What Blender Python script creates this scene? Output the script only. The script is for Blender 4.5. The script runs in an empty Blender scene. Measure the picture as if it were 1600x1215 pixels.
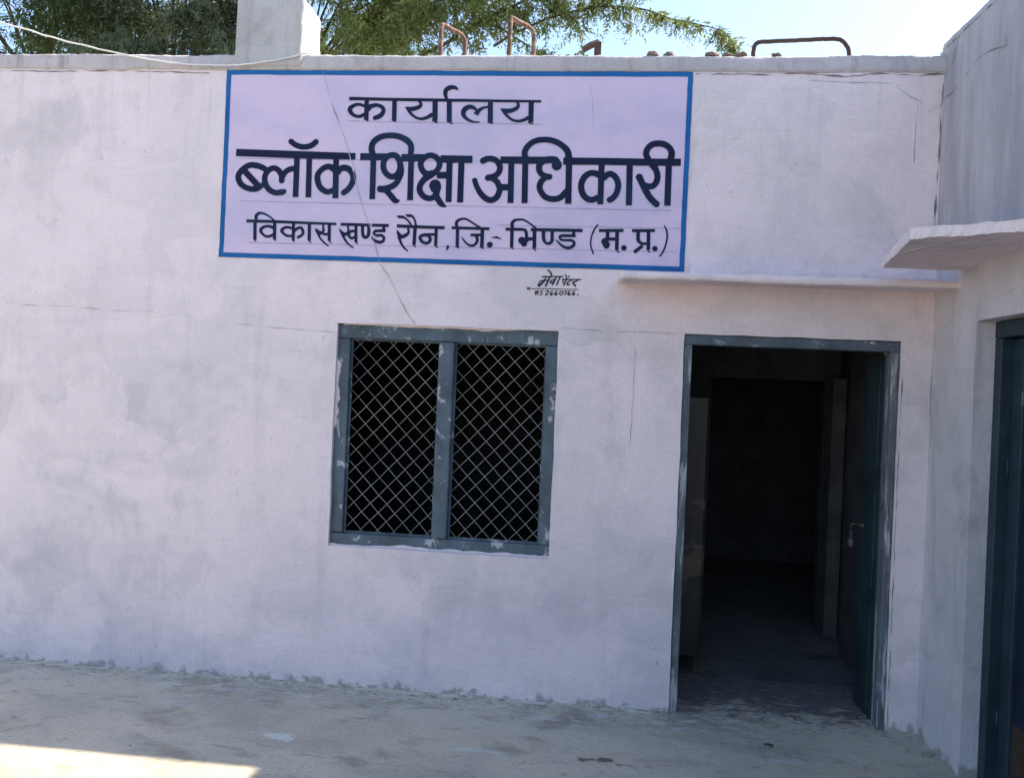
import bpy, bmesh, math, random
import numpy as np
from mathutils import Vector, Matrix, noise
R = math.radians
random.seed(11)
rng = np.random.default_rng(11)
scn = bpy.context.scene
col = scn.collection

# ---------------------------------------------------------------- camera
CAM_YAW, CAM_PITCH, CAM_ROLL, CAM_F = -0.0953985, 0.000361, 0.0432213, 1221.67
cam_d = bpy.data.cameras.new('camera')
cam_d.sensor_fit = 'HORIZONTAL'; cam_d.sensor_width = 36.0
cam_d.lens = CAM_F / 1600 * 36.0
cam_d.clip_start = 0.05; cam_d.clip_end = 2000
cam = bpy.data.objects.new('camera', cam_d); col.objects.link(cam)
fw = Vector((math.sin(CAM_YAW)*math.cos(CAM_PITCH), math.cos(CAM_YAW)*math.cos(CAM_PITCH), math.sin(CAM_PITCH)))
r0 = Vector((math.cos(CAM_YAW), -math.sin(CAM_YAW), 0)); u0 = r0.cross(fw)
rt = math.cos(CAM_ROLL)*r0 + math.sin(CAM_ROLL)*u0
up = -math.sin(CAM_ROLL)*r0 + math.cos(CAM_ROLL)*u0
m = Matrix.Identity(4)
for i in range(3):
    m[i][0], m[i][1], m[i][2] = rt[i], up[i], -fw[i]
m[0][3], m[1][3], m[2][3] = 0.7857, -4.3021, 1.7137
cam.matrix_world = m
scn.camera = cam

# ---------------------------------------------------------------- sky and sun (sun behind the office, to the right)
SUN_V = Vector((3.15, 0.973, 3.60)).normalized()
SUN_EL = math.asin(SUN_V.z); SUN_AZ = math.atan2(SUN_V.x, SUN_V.y)
w = bpy.data.worlds.new('World'); scn.world = w; w.use_nodes = True
nt = w.node_tree; bg = nt.nodes['Background']
sky = nt.nodes.new('ShaderNodeTexSky'); sky.sky_type = 'NISHITA'; sky.sun_disc = False
sky.sun_elevation = SUN_EL; sky.sun_rotation = SUN_AZ
sky.air_density = 1.0; sky.dust_density = 1.3; sky.ozone_density = 1.0
nt.links.new(sky.outputs['Color'], bg.inputs['Color'])
bg.inputs['Strength'].default_value = 0.095
sun_d = bpy.data.lights.new('sun', 'SUN'); sun_d.energy = 3.1; sun_d.angle = R(0.55); sun_d.color = (1.0, 0.87, 0.66)
sun = bpy.data.objects.new('sun', sun_d); col.objects.link(sun)
sun.rotation_euler = SUN_V.to_track_quat('Z', 'Y').to_euler(); sun.location = (12, 6, 14)
scn.view_settings.view_transform = 'Standard'; scn.view_settings.look = 'None'
scn.view_settings.gamma = 1.0; scn.view_settings.exposure = 2.03

# ---------------------------------------------------------------- small helpers
def tag(o, label=None, cat=None, group=None, kind=None):
    if label: o['label'] = label
    if cat: o['category'] = cat
    if group: o['group'] = group
    if kind: o['kind'] = kind
    return o
def empty(name, loc, label, cat, group=None):
    o = bpy.data.objects.new(name, None); col.objects.link(o); o.location = loc; o.empty_display_size = 0.2
    return tag(o, label, cat, group)
def link(name, me, mat, parent=None, smooth=False):
    o = bpy.data.objects.new(name, me); col.objects.link(o)
    if mat: me.materials.append(mat)
    if smooth: me.polygons.foreach_set('use_smooth', [True]*len(me.polygons))
    if parent:
        o.parent = parent; o.matrix_parent_inverse = Matrix.Translation(parent_loc(parent)).inverted()
    return o
def parent_loc(p):
    return Vector((0, 0, 0)) if p.parent else p.location.copy()      # parts themselves sit at the world origin
class MB:
    """collects vertices and faces in world space, links them as one mesh"""
    def __init__(s): s.v = []; s.f = []
    def add(s, vs, fs):
        b = len(s.v); s.v += [tuple(q) for q in vs]; s.f += [tuple(b+i for i in f) for f in fs]
    def box(s, x0, x1, y0, y1, z0, z1, b=0.0, seg=2):
        bm = bmesh.new(); bmesh.ops.create_cube(bm, size=1)
        for q in bm.verts:
            q.co = Vector(((x0+x1)/2+q.co.x*(x1-x0), (y0+y1)/2+q.co.y*(y1-y0), (z0+z1)/2+q.co.z*(z1-z0)))
        if b > 0: bmesh.ops.bevel(bm, geom=bm.edges[:], offset=b, segments=seg, affect='EDGES', profile=0.5)
        bm.verts.index_update()
        s.add([q.co[:] for q in bm.verts], [[q.index for q in f.verts] for f in bm.faces]); bm.free()
    def tube(s, pts, r, n=8, caps=True):
        pts = [Vector(q) for q in pts]; rr = r if isinstance(r, (list, tuple)) else [r]*len(pts)
        vs = []; ref = None
        for i, q in enumerate(pts):
            d = (pts[min(i+1, len(pts)-1)] - pts[max(i-1, 0)]).normalized()
            if ref is None:
                ref = d.cross(Vector((0, 0, 1)))
                if ref.length < 1e-3: ref = d.cross(Vector((1, 0, 0)))
            ref = (ref - d*ref.dot(d)).normalized(); o = d.cross(ref)
            for k in range(n):
                a = 2*math.pi*k/n; vs.append(q + (ref*math.cos(a)+o*math.sin(a))*rr[i])
        fs = [(i*n+k, i*n+(k+1) % n, (i+1)*n+(k+1) % n, (i+1)*n+k) for i in range(len(pts)-1) for k in range(n)]
        if caps: fs += [tuple(range(n))[::-1], tuple((len(pts)-1)*n+k for k in range(n))]
        s.add(vs, fs)
    def build(s, name, mat, parent=None, smooth=False):
        me = bpy.data.meshes.new(name); me.from_pydata(s.v, [], s.f); me.update()
        return link(name, me, mat, parent, smooth)
def spline(pts, n=8):
    """Catmull-Rom through points of any dimension"""
    P = [np.array(q, float) for q in pts]; P = [2*P[0]-P[1]] + P + [2*P[-1]-P[-2]]; out = []
    for i in range(1, len(P)-2):
        a, b, c, d = P[i-1:i+3]
        for k in range(n):
            t = k/n
            out.append(0.5*((2*b)+(-a+c)*t+(2*a-5*b+4*c-d)*t*t+(-a+3*b-3*c+d)*t**3))
    out.append(P[-2]); return out
def nz(x, y, z): return noise.noise(Vector((x, y, z)))

# ---------------------------------------------------------------- materials
class NT:
    def __init__(s, name):
        s.m = bpy.data.materials.new(name); s.m.use_nodes = True; s.t = s.m.node_tree
        s.b = s.t.nodes['Principled BSDF']; s.pos = s.new('ShaderNodeNewGeometry').outputs['Position']
    def new(s, k): return s.t.nodes.new(k)
    def put(s, sock, v):
        if hasattr(v, 'is_output'): s.t.links.new(v, sock)
        elif v is not None: sock.default_value = v
    def map(s, scale=(1, 1, 1), loc=(0, 0, 0)):
        n = s.new('ShaderNodeMapping'); s.put(n.inputs['Vector'], s.pos)
        n.inputs['Scale'].default_value = scale; n.inputs['Location'].default_value = loc; return n.outputs[0]
    def noise(s, scale, detail=5, rough=0.55, vec=None, dist=0.0):
        n = s.new('ShaderNodeTexNoise'); s.put(n.inputs['Vector'], vec if vec is not None else s.pos)
        n.inputs['Scale'].default_value = scale; n.inputs['Detail'].default_value = detail
        n.inputs['Roughness'].default_value = rough; n.inputs['Distortion'].default_value = dist; return n.outputs['Fac']
    def voro(s, scale, vec=None, feat='F1'):
        n = s.new('ShaderNodeTexVoronoi'); s.put(n.inputs['Vector'], vec if vec is not None else s.pos)
        n.feature = feat; n.inputs['Scale'].default_value = scale; return n.outputs['Distance']
    def ramp(s, f, a, b, c0=0.0, c1=1.0):
        n = s.new('ShaderNodeMapRange'); n.clamp = True; n.interpolation_type = 'SMOOTHSTEP'; s.put(n.inputs['Value'], f)
        n.inputs['From Min'].default_value = a; n.inputs['From Max'].default_value = b
        n.inputs['To Min'].default_value = c0; n.inputs['To Max'].default_value = c1; return n.outputs['Result']
    def math(s, op, a, b=0.0):
        n = s.new('ShaderNodeMath'); n.operation = op; s.put(n.inputs[0], a); s.put(n.inputs[1], b); return n.outputs[0]
    def mix(s, f, a, b, mode='MIX'):
        n = s.new('ShaderNodeMix'); n.data_type = 'RGBA'; n.blend_type = mode
        s.put(n.inputs[0], f)
        for sk, v in ((n.inputs[6], a), (n.inputs[7], b)):
            s.put(sk, v if hasattr(v, 'is_output') else (v[0], v[1], v[2], 1))
        return n.outputs[2]
    def xyz(s):
        n = s.new('ShaderNodeSeparateXYZ'); s.put(n.inputs[0], s.pos); return n.outputs
    def bump(s, h, strength, dist, prev=None):
        n = s.new('ShaderNodeBump'); s.put(n.inputs['Height'], h); n.inputs['Strength'].default_value = strength
        n.inputs['Distance'].default_value = dist
        if prev is not None: s.put(n.inputs['Normal'], prev)
        return n.outputs['Normal']
    def done(s, color, rough=0.8, normal=None, spec=0.3, metal=0.0):
        s.put(s.b.inputs['Base Color'], color if hasattr(color, 'is_output') else (*color[:3], 1))
        s.put(s.b.inputs['Roughness'], rough); s.b.inputs['Specular IOR Level'].default_value = spec
        s.b.inputs['Metallic'].default_value = metal
        if normal is not None: s.put(s.b.inputs['Normal'], normal)
        return s.m

def plaster(name, base, alt, stain, streak=0.25, damp=0.6, patch=0.6, bare_above=None):
    n = NT(name)
    big = n.noise(0.75, 6, 0.6, n.map((1, 1, 1), (3.1, 0, 1.7)))
    c = n.mix(n.ramp(big, 0.42, 0.60), base, alt)
    # brushed whitewash: broad overlapping swipes of slightly different tone
    sw = n.noise(1.0, 5, 0.6, n.map((1.3, 1.3, 4.2), (0, 0, 5)), 0.4)
    c = n.mix(n.ramp(sw, 0.5, 0.64, 0, 0.35), c, tuple(min(0.86, q*1.10) for q in base))
    sv = n.noise(1.0, 6, 0.62, n.map((7, 7, 0.9), (2, 0, 0)))
    c = n.mix(n.ramp(sv, 0.53, 0.72, 0, streak), c, stain)
    st = n.noise(1.7, 9, 0.66, n.map((1, 1, 1), (9.2, 2, 4)), 0.5)
    c = n.mix(n.ramp(st, 0.53, 0.68, 0, patch), c, stain)
    md = n.noise(5.5, 8, 0.68, n.map((1, 1, 0.8), (6, 1, 3)), 0.3)
    c = n.mix(n.ramp(md, 0.36, 0.50, 0.22, 0), c, stain)
    c = n.mix(n.ramp(md, 0.54, 0.70, 0, 0.30), c, tuple(min(0.86, q*1.13) for q in base))
    br = n.noise(1.0, 8, 0.7, n.map((3.0, 3.0, 26), (5, 0, 2)), 0.7)      # horizontal brush and trowel drags
    c = n.mix(n.ramp(br, 0.56, 0.70, 0, 0.26), c, stain)
    # patches trowelled and limewashed on different days: tilted slabs of slightly different tone with soft ragged edges
    wv = n.new('ShaderNodeVectorMath'); wv.operation = 'ADD'; nv = n.new('ShaderNodeTexNoise'); n.put(nv.inputs['Vector'], n.pos); nv.inputs['Scale'].default_value = 2.2; nv.inputs['Detail'].default_value = 7
    sc3 = n.new('ShaderNodeVectorMath'); sc3.operation = 'SCALE'; n.put(sc3.inputs[0], nv.outputs['Color']); sc3.inputs['Scale'].default_value = 0.34
    n.put(wv.inputs[0], n.map((1.0, 1.0, 1.45))); n.put(wv.inputs[1], sc3.outputs[0])
    vc = n.new('ShaderNodeTexVoronoi'); vc.distance = 'CHEBYCHEV'; n.put(vc.inputs['Vector'], wv.outputs[0]); vc.inputs['Scale'].default_value = 1.5
    sepc = n.new('ShaderNodeSeparateColor'); n.put(sepc.inputs[0], vc.outputs['Color'])
    c = n.mix(n.ramp(sepc.outputs[0], 0.45, 1.0, 0, 0.17), c, stain)
    c = n.mix(n.ramp(sepc.outputs[1], 0.5, 1.0, 0, 0.24), c, tuple(min(0.86, q*1.12) for q in base))
    # rain streaks washed down from the parapet
    zt = n.xyz()[2]
    rs = n.noise(1.0, 6, 0.65, n.map((11, 11, 0.55), (1, 4, 0)))
    c = n.mix(n.math('MULTIPLY', n.ramp(zt, 2.75, 3.5), n.ramp(rs, 0.52, 0.68, 0, min(0.6, streak*1.1))), c, tuple(q*0.80 for q in stain))
    if bare_above:      # the limewash stops at the canopy: older grey weathered render above it
        zb = n.math('ADD', n.xyz()[2], n.ramp(n.noise(3, 6, 0.6), 0.3, 0.7, -0.12, 0.12))
        old = n.mix(n.ramp(n.noise(1.0, 7, 0.66, n.map((5, 5, 0.8), (3, 3, 1))), 0.38, 0.62), (0.43, 0.415, 0.44), (0.29, 0.29, 0.31))
        c = n.mix(n.ramp(zb, bare_above-0.05, bare_above+0.12, 0, 0.85), c, old)
    # rising damp blotches in the lowest metre
    z = n.xyz()[2]
    low = n.ramp(z, 0.15, 1.25, 1, 0)
    dm = n.noise(1.5, 8, 0.64, n.map((1, 1, 1.2), (1.2, 6, 2)), 0.3)
    c = n.mix(n.math('MULTIPLY', low, n.ramp(dm, 0.42, 0.62, 0.12, damp)), c, (stain[0]*0.86, stain[1]*0.90, stain[2]*1.02))
    # specks, scuffs and small scratches in patches
    area = n.ramp(n.noise(1.1, 3, 0.5, n.map((1, 1, 1), (4, 4, 8))), 0.47, 0.62)
    sp = n.noise(30, 3, 0.6, n.map((1.0, 1.0, 0.55), (0, 3, 0)))
    c = n.mix(n.math('MULTIPLY', area, n.ramp(sp, 0.655, 0.74, 0, 0.5)), c, (0.20, 0.20, 0.22))
    sc = n.noise(9, 6, 0.75, n.map((1, 1, 0.45), (7, 3, 0)))
    c = n.mix(n.math('MULTIPLY', area, n.ramp(sc, 0.62, 0.72, 0, 0.42)), c, (0.30, 0.29, 0.31))
    # splashed dirt on the last centimetres above the floor
    ft = n.math('ADD', z, n.ramp(n.noise(14, 5, 0.65), 0.3, 0.7, 0.050, -0.035))
    c = n.mix(n.ramp(ft, 0.00, 0.045, 0.75, 0), c, (0.22, 0.215, 0.20))
    fine = n.noise(75, 6, 0.7)
    c = n.mix(n.ramp(fine, 0.42, 0.72, 0.0, 0.26), c, tuple(q*0.6 for q in base))
    b = n.bump(n.noise(6, 9, 0.66, n.map((1, 1, 1.5))), 0.8, 0.016)
    b = n.bump(n.noise(70, 4, 0.6), 0.4, 0.005, b)
    return n.done(c, 0.9, b, 0.15)

M = {}
M['wall'] = plaster('whitewashed_plaster', (0.755, 0.640, 0.665), (0.675, 0.592, 0.615), (0.42, 0.405, 0.42), 0.25, 0.48, 0.38)
M['wing'] = plaster('streaked_plaster', (0.55, 0.51, 0.55), (0.48, 0.465, 0.495), (0.29, 0.295, 0.31), 0.75, 0.3, 0.45, 2.42)
M['coping'] = plaster('rough_coping_plaster', (0.50, 0.46, 0.475), (0.43, 0.405, 0.42), (0.25, 0.245, 0.245), 0.5, 0, 0.7)
M['pillar'] = plaster('pillar_plaster', (0.47, 0.455, 0.455), (0.41, 0.40, 0.405), (0.29, 0.29, 0.295), 0.3, 0, 0.6)

def paint(name, c0, rough=0.6, wear=None, wlo=0.60, whi=0.66, wscale=(14, 14, 14), dark=0.55):
    n = NT(name)
    v = n.noise(5, 6, 0.65)
    c = n.mix(n.ramp(v, 0.35, 0.7), c0, tuple(q*dark for q in c0))
    lt = n.noise(1, 6, 0.6, n.map((30, 30, 4)))
    c = n.mix(n.ramp(lt, 0.55, 0.75, 0, 0.35), c, tuple(q*1.7+0.01 for q in c0))
    if wear:
        wn = n.noise(1.0, 7, 0.68, n.map(wscale, (3, 1, 2)), 0.6)
        c = n.mix(n.ramp(wn, wlo, whi), c, wear)
    b = n.bump(n.noise(30, 5, 0.6), 0.3, 0.003)
    return n.done(c, rough, b, 0.35)
TEAL = (0.085, 0.118, 0.150)
M['teal'] = paint('grey_teal_paint', TEAL, 0.6, (0.36, 0.36, 0.39), 0.58, 0.64, (11, 11, 8))
M['teal_worn'] = paint('worn_grey_teal_paint', (0.10, 0.145, 0.165), 0.65, (0.52, 0.52, 0.55), 0.53, 0.58, (10, 10, 16))
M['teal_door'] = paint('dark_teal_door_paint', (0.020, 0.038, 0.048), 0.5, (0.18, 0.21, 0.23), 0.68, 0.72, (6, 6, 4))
M['jamb'] = paint('scraped_jamb_paint', (0.11, 0.13, 0.15), 0.7, (0.34, 0.345, 0.37), 0.50, 0.60, (20, 20, 2.5))
M['teal_wing'] = paint('blue_teal_door_paint', (0.018, 0.036, 0.052), 0.5)
M['panel_blue'] = paint('deep_blue_panel_paint', (0.007, 0.017, 0.042), 0.45)
M['panel_brown'] = paint('brown_board', (0.042, 0.026, 0.020), 0.7)
M['wire'] = paint('galvanised_wire', (0.27, 0.265, 0.25), 0.55, (0.55, 0.55, 0.55), 0.66, 0.70)
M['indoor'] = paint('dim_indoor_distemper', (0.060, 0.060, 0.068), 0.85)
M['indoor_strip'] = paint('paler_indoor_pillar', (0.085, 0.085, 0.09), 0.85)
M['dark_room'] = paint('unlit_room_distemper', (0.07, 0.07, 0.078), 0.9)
M['almirah'] = paint('mottled_cabinet_paint', (0.022, 0.020, 0.021), 0.40, (0.10, 0.072, 0.052), 0.50, 0.66, (4, 4, 5))  # brown mottling over a near-black base
M['rust'] = paint('rusty_bar', (0.115, 0.060, 0.045), 0.75, (0.23, 0.15, 0.115), 0.5, 0.62, (20, 20, 20))
M['rust_dark'] = paint('dark_rusty_angle', (0.075, 0.045, 0.038), 0.8)
M['cable'] = paint('white_cable_sheath', (0.72, 0.71, 0.68), 0.5, None, dark=0.85)
M['lock'] = paint('padlock_steel', (0.10, 0.10, 0.10), 0.35, None, dark=0.5)
M['crack'] = paint('open_crack', (0.20, 0.185, 0.195), 0.95)
M['crack_pale'] = paint('hairline_crack', (0.40, 0.37, 0.41), 0.95)
M['crack_white'] = paint('chipped_paint_edge', (0.66, 0.64, 0.70), 0.9)
M['stone'] = paint('rubble', (0.19, 0.14, 0.12), 0.9)
M['bark'] = paint('bark', (0.060, 0.048, 0.036), 0.95)
M['pencil'] = paint('pencil_line', (0.40, 0.36, 0.49), 0.95)

def sign_paint(name, c0, c1, f0=0.42, f1=0.62):
    n = NT(name)
    v = n.noise(1.6, 7, 0.62, n.map((1, 1, 1.4), (2, 5, 1)))
    c = n.mix(n.ramp(v, f0, f1), c0, c1)
    d = n.noise(22, 4, 0.6, n.map((1, 1, 0.5)))
    c = n.mix(n.ramp(d, 0.66, 0.76, 0, 0.35), c, tuple(q*0.55 for q in c0))
    b = n.bump(n.noise(6, 9, 0.62, n.map((1, 1, 1.5))), 0.45, 0.010)
    b = n.bump(n.noise(70, 4, 0.6), 0.22, 0.004, b)
    return n.done(c, 0.75, b, 0.25)
M['sign_field'] = sign_paint('lavender_sign_paint', (0.595, 0.485, 0.635), (0.505, 0.435, 0.595))
M['sign_blue'] = sign_paint('blue_border_paint', (0.009, 0.115, 0.33), (0.007, 0.085, 0.26))
M['sign_navy'] = sign_paint('navy_letter_paint', (0.004, 0.010, 0.036), (0.007, 0.022, 0.056), 0.45, 0.66)
M['ink'] = sign_paint('black_signature_paint', (0.014, 0.014, 0.035), (0.018, 0.018, 0.04))

def cement(name, a, b_, pale, dark, splash=True):
    n = NT(name); s = n.xyz()
    v = n.noise(0.9, 8, 0.62, n.map((1, 1.3, 1), (1, 2, 0)), 0.4)
    c = n.mix(n.ramp(v, 0.40, 0.62), a, b_)
    p = n.noise(2.2, 8, 0.66, n.map((1, 1.6, 1), (5, 1, 0)), 0.6)
    c = n.mix(n.ramp(p, 0.52, 0.68, 0, 0.62), c, dark)
    q = n.noise(3.1, 8, 0.7, n.map((1, 2.2, 1), (2, 7, 0)), 0.6)
    c = n.mix(n.ramp(q, 0.60, 0.70, 0, 0.60), c, pale)
    f = n.noise(26, 5, 0.7, n.map((1, 2, 1)))
    c = n.mix(n.ramp(f, 0.58, 0.72, 0, 0.40), c, dark)
    f2 = n.noise(60, 6, 0.75, n.map((0.6, 1.6, 1), (4, 4, 0)))
    c = n.mix(n.ramp(f2, 0.36, 0.50, 0.45, 0), c, dark); c = n.mix(n.ramp(f2, 0.58, 0.70, 0, 0.5), c, pale)
    pv = n.noise(7, 7, 0.7, n.map((0.7, 2.0, 1), (9, 3, 0)), 0.8)
    c = n.mix(n.ramp(pv, 0.56, 0.66, 0, 0.5), c, dark)
    if splash:      # limewash dripped along the foot of the wall, one pale chip and one wet patch
        near = n.ramp(s[1], -0.55, -0.05)
        w1 = n.noise(9, 7, 0.72, n.map((0.8, 1.8, 1), (8, 2, 0)), 0.5)
        c = n.mix(n.math('MULTIPLY', near, n.ramp(w1, 0.50, 0.64, 0, 0.85)), c, (0.52, 0.515, 0.52))
        d1 = n.noise(24, 5, 0.7, n.map((0.7, 1.6, 1), (3, 5, 0)))
        c = n.mix(n.math('MULTIPLY', n.ramp(s[1], -0.22, -0.02), n.ramp(d1, 0.52, 0.64, 0, 0.8)), c, (0.12, 0.118, 0.11))
        wob = n.noise(13, 6, 0.7)
        for (x, y, rx, ry, colr, amt) in ((0.90, -0.62, 0.085, 0.026, (0.10, 0.085, 0.06), 0.85), (1.02, -0.645, 0.05, 0.014, (0.12, 0.10, 0.075), 0.7), (-0.587, -0.656, 0.075, 0.035, (0.56, 0.60, 0.56), 0.8),
                                         (0.326, -0.63, 0.11, 0.022, (0.50, 0.53, 0.51), 0.7), (1.84, -0.46, 0.12, 0.028, (0.50, 0.50, 0.49), 0.6), (-1.28, -0.38, 0.12, 0.03, (0.42, 0.45, 0.42), 0.5)):
            dx = n.math('DIVIDE', n.math('SUBTRACT', s[0], x), rx); dy = n.math('DIVIDE', n.math('SUBTRACT', s[1], y), ry)
            dd = n.math('SQRT', n.math('ADD', n.math('MULTIPLY', dx, dx), n.math('MULTIPLY', dy, dy)))
            dd = n.math('ADD', dd, n.ramp(wob, 0.3, 0.7, -0.9, 0.9))
            c = n.mix(n.ramp(dd, 0.7, 1.1, amt, 0), c, colr)
    if splash:      # the darker grey of the passage floor starts raggedly in the doorway
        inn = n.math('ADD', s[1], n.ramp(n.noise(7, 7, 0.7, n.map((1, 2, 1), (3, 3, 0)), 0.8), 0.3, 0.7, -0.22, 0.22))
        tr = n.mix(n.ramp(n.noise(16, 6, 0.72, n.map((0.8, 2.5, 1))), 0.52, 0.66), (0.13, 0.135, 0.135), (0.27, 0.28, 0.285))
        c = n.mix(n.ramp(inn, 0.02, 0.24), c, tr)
    g = n.bump(n.noise(12, 9, 0.66, n.map((1, 1.5, 1))), 0.6, 0.012)
    g = n.bump(n.noise(90, 4, 0.6), 0.35, 0.004, g)
    return n.done(c, 0.85, g, 0.25)
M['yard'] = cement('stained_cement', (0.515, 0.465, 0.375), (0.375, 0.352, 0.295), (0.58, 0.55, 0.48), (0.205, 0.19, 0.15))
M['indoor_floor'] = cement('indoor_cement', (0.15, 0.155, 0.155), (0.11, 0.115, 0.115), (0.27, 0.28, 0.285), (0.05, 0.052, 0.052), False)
M['earth'] = cement('dry_earth', (0.30, 0.24, 0.17), (0.25, 0.20, 0.14), (0.34, 0.28, 0.20), (0.18, 0.14, 0.10), False)

def leaf_mat(name, c0, c1, c2):
    n = NT(name); g = [q for q in n.t.nodes if q.type == 'NEW_GEOMETRY'][0]
    rnd = g.outputs['Random Per Island']
    c = n.mix(n.ramp(rnd, 0.0, 0.6), c0, c1); c = n.mix(n.ramp(rnd, 0.72, 1.0), c, c2)
    big = n.noise(1.3, 3, 0.5)
    c = n.mix(n.ramp(big, 0.4, 0.65, 0, 0.45), c, tuple(q*0.6 for q in c0))
    n.done(c, 0.55, None, 0.3)
    tr = n.new('ShaderNodeBsdfTranslucent'); n.put(tr.inputs['Color'], n.mix(0.5, c, c2))
    ms = n.new('ShaderNodeMixShader'); ms.inputs[0].default_value = 0.35
    n.t.links.new(n.b.outputs[0], ms.inputs[1]); n.t.links.new(tr.outputs[0], ms.inputs[2])
    n.t.links.new(ms.outputs[0], n.t.nodes['Material Output'].inputs['Surface'])
    return n.m
M['leaf_dark'] = leaf_mat('dark_leaves', (0.040, 0.078, 0.028), (0.072, 0.120, 0.046), (0.150, 0.200, 0.070))
M['leaf_blue'] = leaf_mat('grey_green_leaves', (0.055, 0.092, 0.054), (0.095, 0.140, 0.085), (0.165, 0.205, 0.120))
M['leaf_light'] = leaf_mat('fresh_leaves', (0.095, 0.145, 0.040), (0.160, 0.215, 0.065), (0.240, 0.285, 0.105))

# ---------------------------------------------------------------- the setting: earth and cement yard
def grid_sheet(name, x0, x1, y0, y1, z, st, mat, amp=0.0):
    nx, ny = int((x1-x0)/st)+1, int((y1-y0)/st)+1; xs = np.linspace(x0, x1, nx); ys = np.linspace(y0, y1, ny)
    v = [(x, y, z + (amp*(nz(x*0.9, y*0.9, 3)+0.4*nz(x*4, y*4, 1)) if amp else 0)) for y in ys for x in xs]
    f = [(j*nx+i, j*nx+i+1, (j+1)*nx+i+1, (j+1)*nx+i) for j in range(ny-1) for i in range(nx-1)]
    me = bpy.data.meshes.new(name); me.from_pydata(v, [], f); me.update()
    return link(name, me, mat, None, True)
tag(grid_sheet('ground', -600, 600, -600, 600, -0.02, 60, M['earth']), kind='structure')
tag(grid_sheet('courtyard_floor', -12, 9, -16, 0.62, 0.0, 0.12, M['yard'], 0.004), kind='structure')

# ---------------------------------------------------------------- walls with openings
def wd(x, z):       # how far the hand-plastered front face waves in and out
    return 0.0045*nz(x*1.1+3, z*1.1, 0.5) + 0.0022*nz(x*3.1, z*3.1, 7.7)
def wall_mesh(name, mat, parent, T, u0, u1, z0, z1, holes, thick, st=0.045, ud=None):
    ud = ud or wd
    def lines(a, b, cuts):
        cuts = sorted(set([a, b] + [c for c in cuts if a < c < b])); out = []
        for p, q in zip(cuts, cuts[1:]):
            k = max(1, int(round((q-p)/st))); out += [p+(q-p)*i/k for i in range(k)]
        return out + [b]
    us = lines(u0, u1, [h[i] for h in holes for i in (0, 1)]); zs = lines(z0, z1, [h[i] for h in holes for i in (2, 3)])
    inside = lambda u, z: any(h[0] < u < h[1] and h[2] < z < h[3] for h in holes)
    def wob(u, z):  # ragged arrises where openings were cut and plastered
        for h in holes:
            if h[0]-1e-4 <= u <= h[1]+1e-4 and h[2]-1e-4 <= z <= h[3]+1e-4 and not (h[0]+1e-4 < u < h[1]-1e-4 and h[2]+1e-4 < z < h[3]-1e-4):
                return u+0.004*nz(u*9, z*6, 2.2)+0.002*nz(u*30, z*30, 1), z+0.004*nz(u*6, z*9, 5.1)+0.002*nz(z*30, u*30, 4)
        return u, z
    vs = []; idx = {}; fs = []
    for j, z in enumerate(zs):
        for i, u in enumerate(us):
            a, b = wob(u, z); idx[i, j] = len(vs); vs.append(T(a, ud(a, b), b))
    for j in range(len(zs)-1):
        for i in range(len(us)-1):
            if not inside((us[i]+us[i+1])/2, (zs[j]+zs[j+1])/2):
                fs.append((idx[i, j], idx[i+1, j], idx[i+1, j+1], idx[i, j+1]))
    def strip(pts):      # reveal between front arris and back face, own vertices
        for (a, b), (c, d) in zip(pts, pts[1:]):
            p, q = wob(a, b); r_, s_ = wob(c, d); k = len(vs)
            vs.extend([T(p, ud(p, q), q), T(r_, ud(r_, s_), s_), T(r_, thick, s_), T(p, thick, q)]); fs.append((k, k+1, k+2, k+3))
    for h in holes:
        hu = [u for u in us if h[0]-1e-6 <= u <= h[1]+1e-6]; hz = [z for z in zs if h[2]-1e-6 <= z <= h[3]+1e-6]
        strip([(h[0], z) for z in hz]); strip([(h[1], z) for z in hz]); strip([(u, h[3]) for u in hu])
        if h[2] > z0+1e-3: strip([(u, h[2]) for u in hu])
    # back face, plain cells
    cu = sorted(set([u0, u1]+[h[i] for h in holes for i in (0, 1)])); cz = sorted(set([z0, z1]+[h[i] for h in holes for i in (2, 3)]))
    for a, b in zip(cu, cu[1:]):
        for c, d in zip(cz, cz[1:]):
            if not inside((a+b)/2, (c+d)/2):
                k = len(vs); vs.extend([T(a, thick, c), T(b, thick, c), T(b, thick, d), T(a, thick, d)]); fs.append((k, k+3, k+2, k+1))
    me = bpy.data.meshes.new(name); me.from_pydata(vs, [], fs); me.update()
    return link(name, me, mat, parent, True)

XC = 2.583          # where the side wing meets the office front
DOOR = (1.300, 2.428, -0.05, 2.056); WIN = (-0.632, 0.617, 0.790, 2.046)
office = empty('office_building', (-2.0, 0.0, 0.0), 'whitewashed single-storey office with a grilled window and an open doorway under a painted sign', 'building')
TF = lambda u, d, z: (u, d, z)
wall_mesh('front_wall', M['wall'], office, TF, -9.0, 2.75, -0.05, 3.49, [DOOR, WIN], 0.24)

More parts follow.
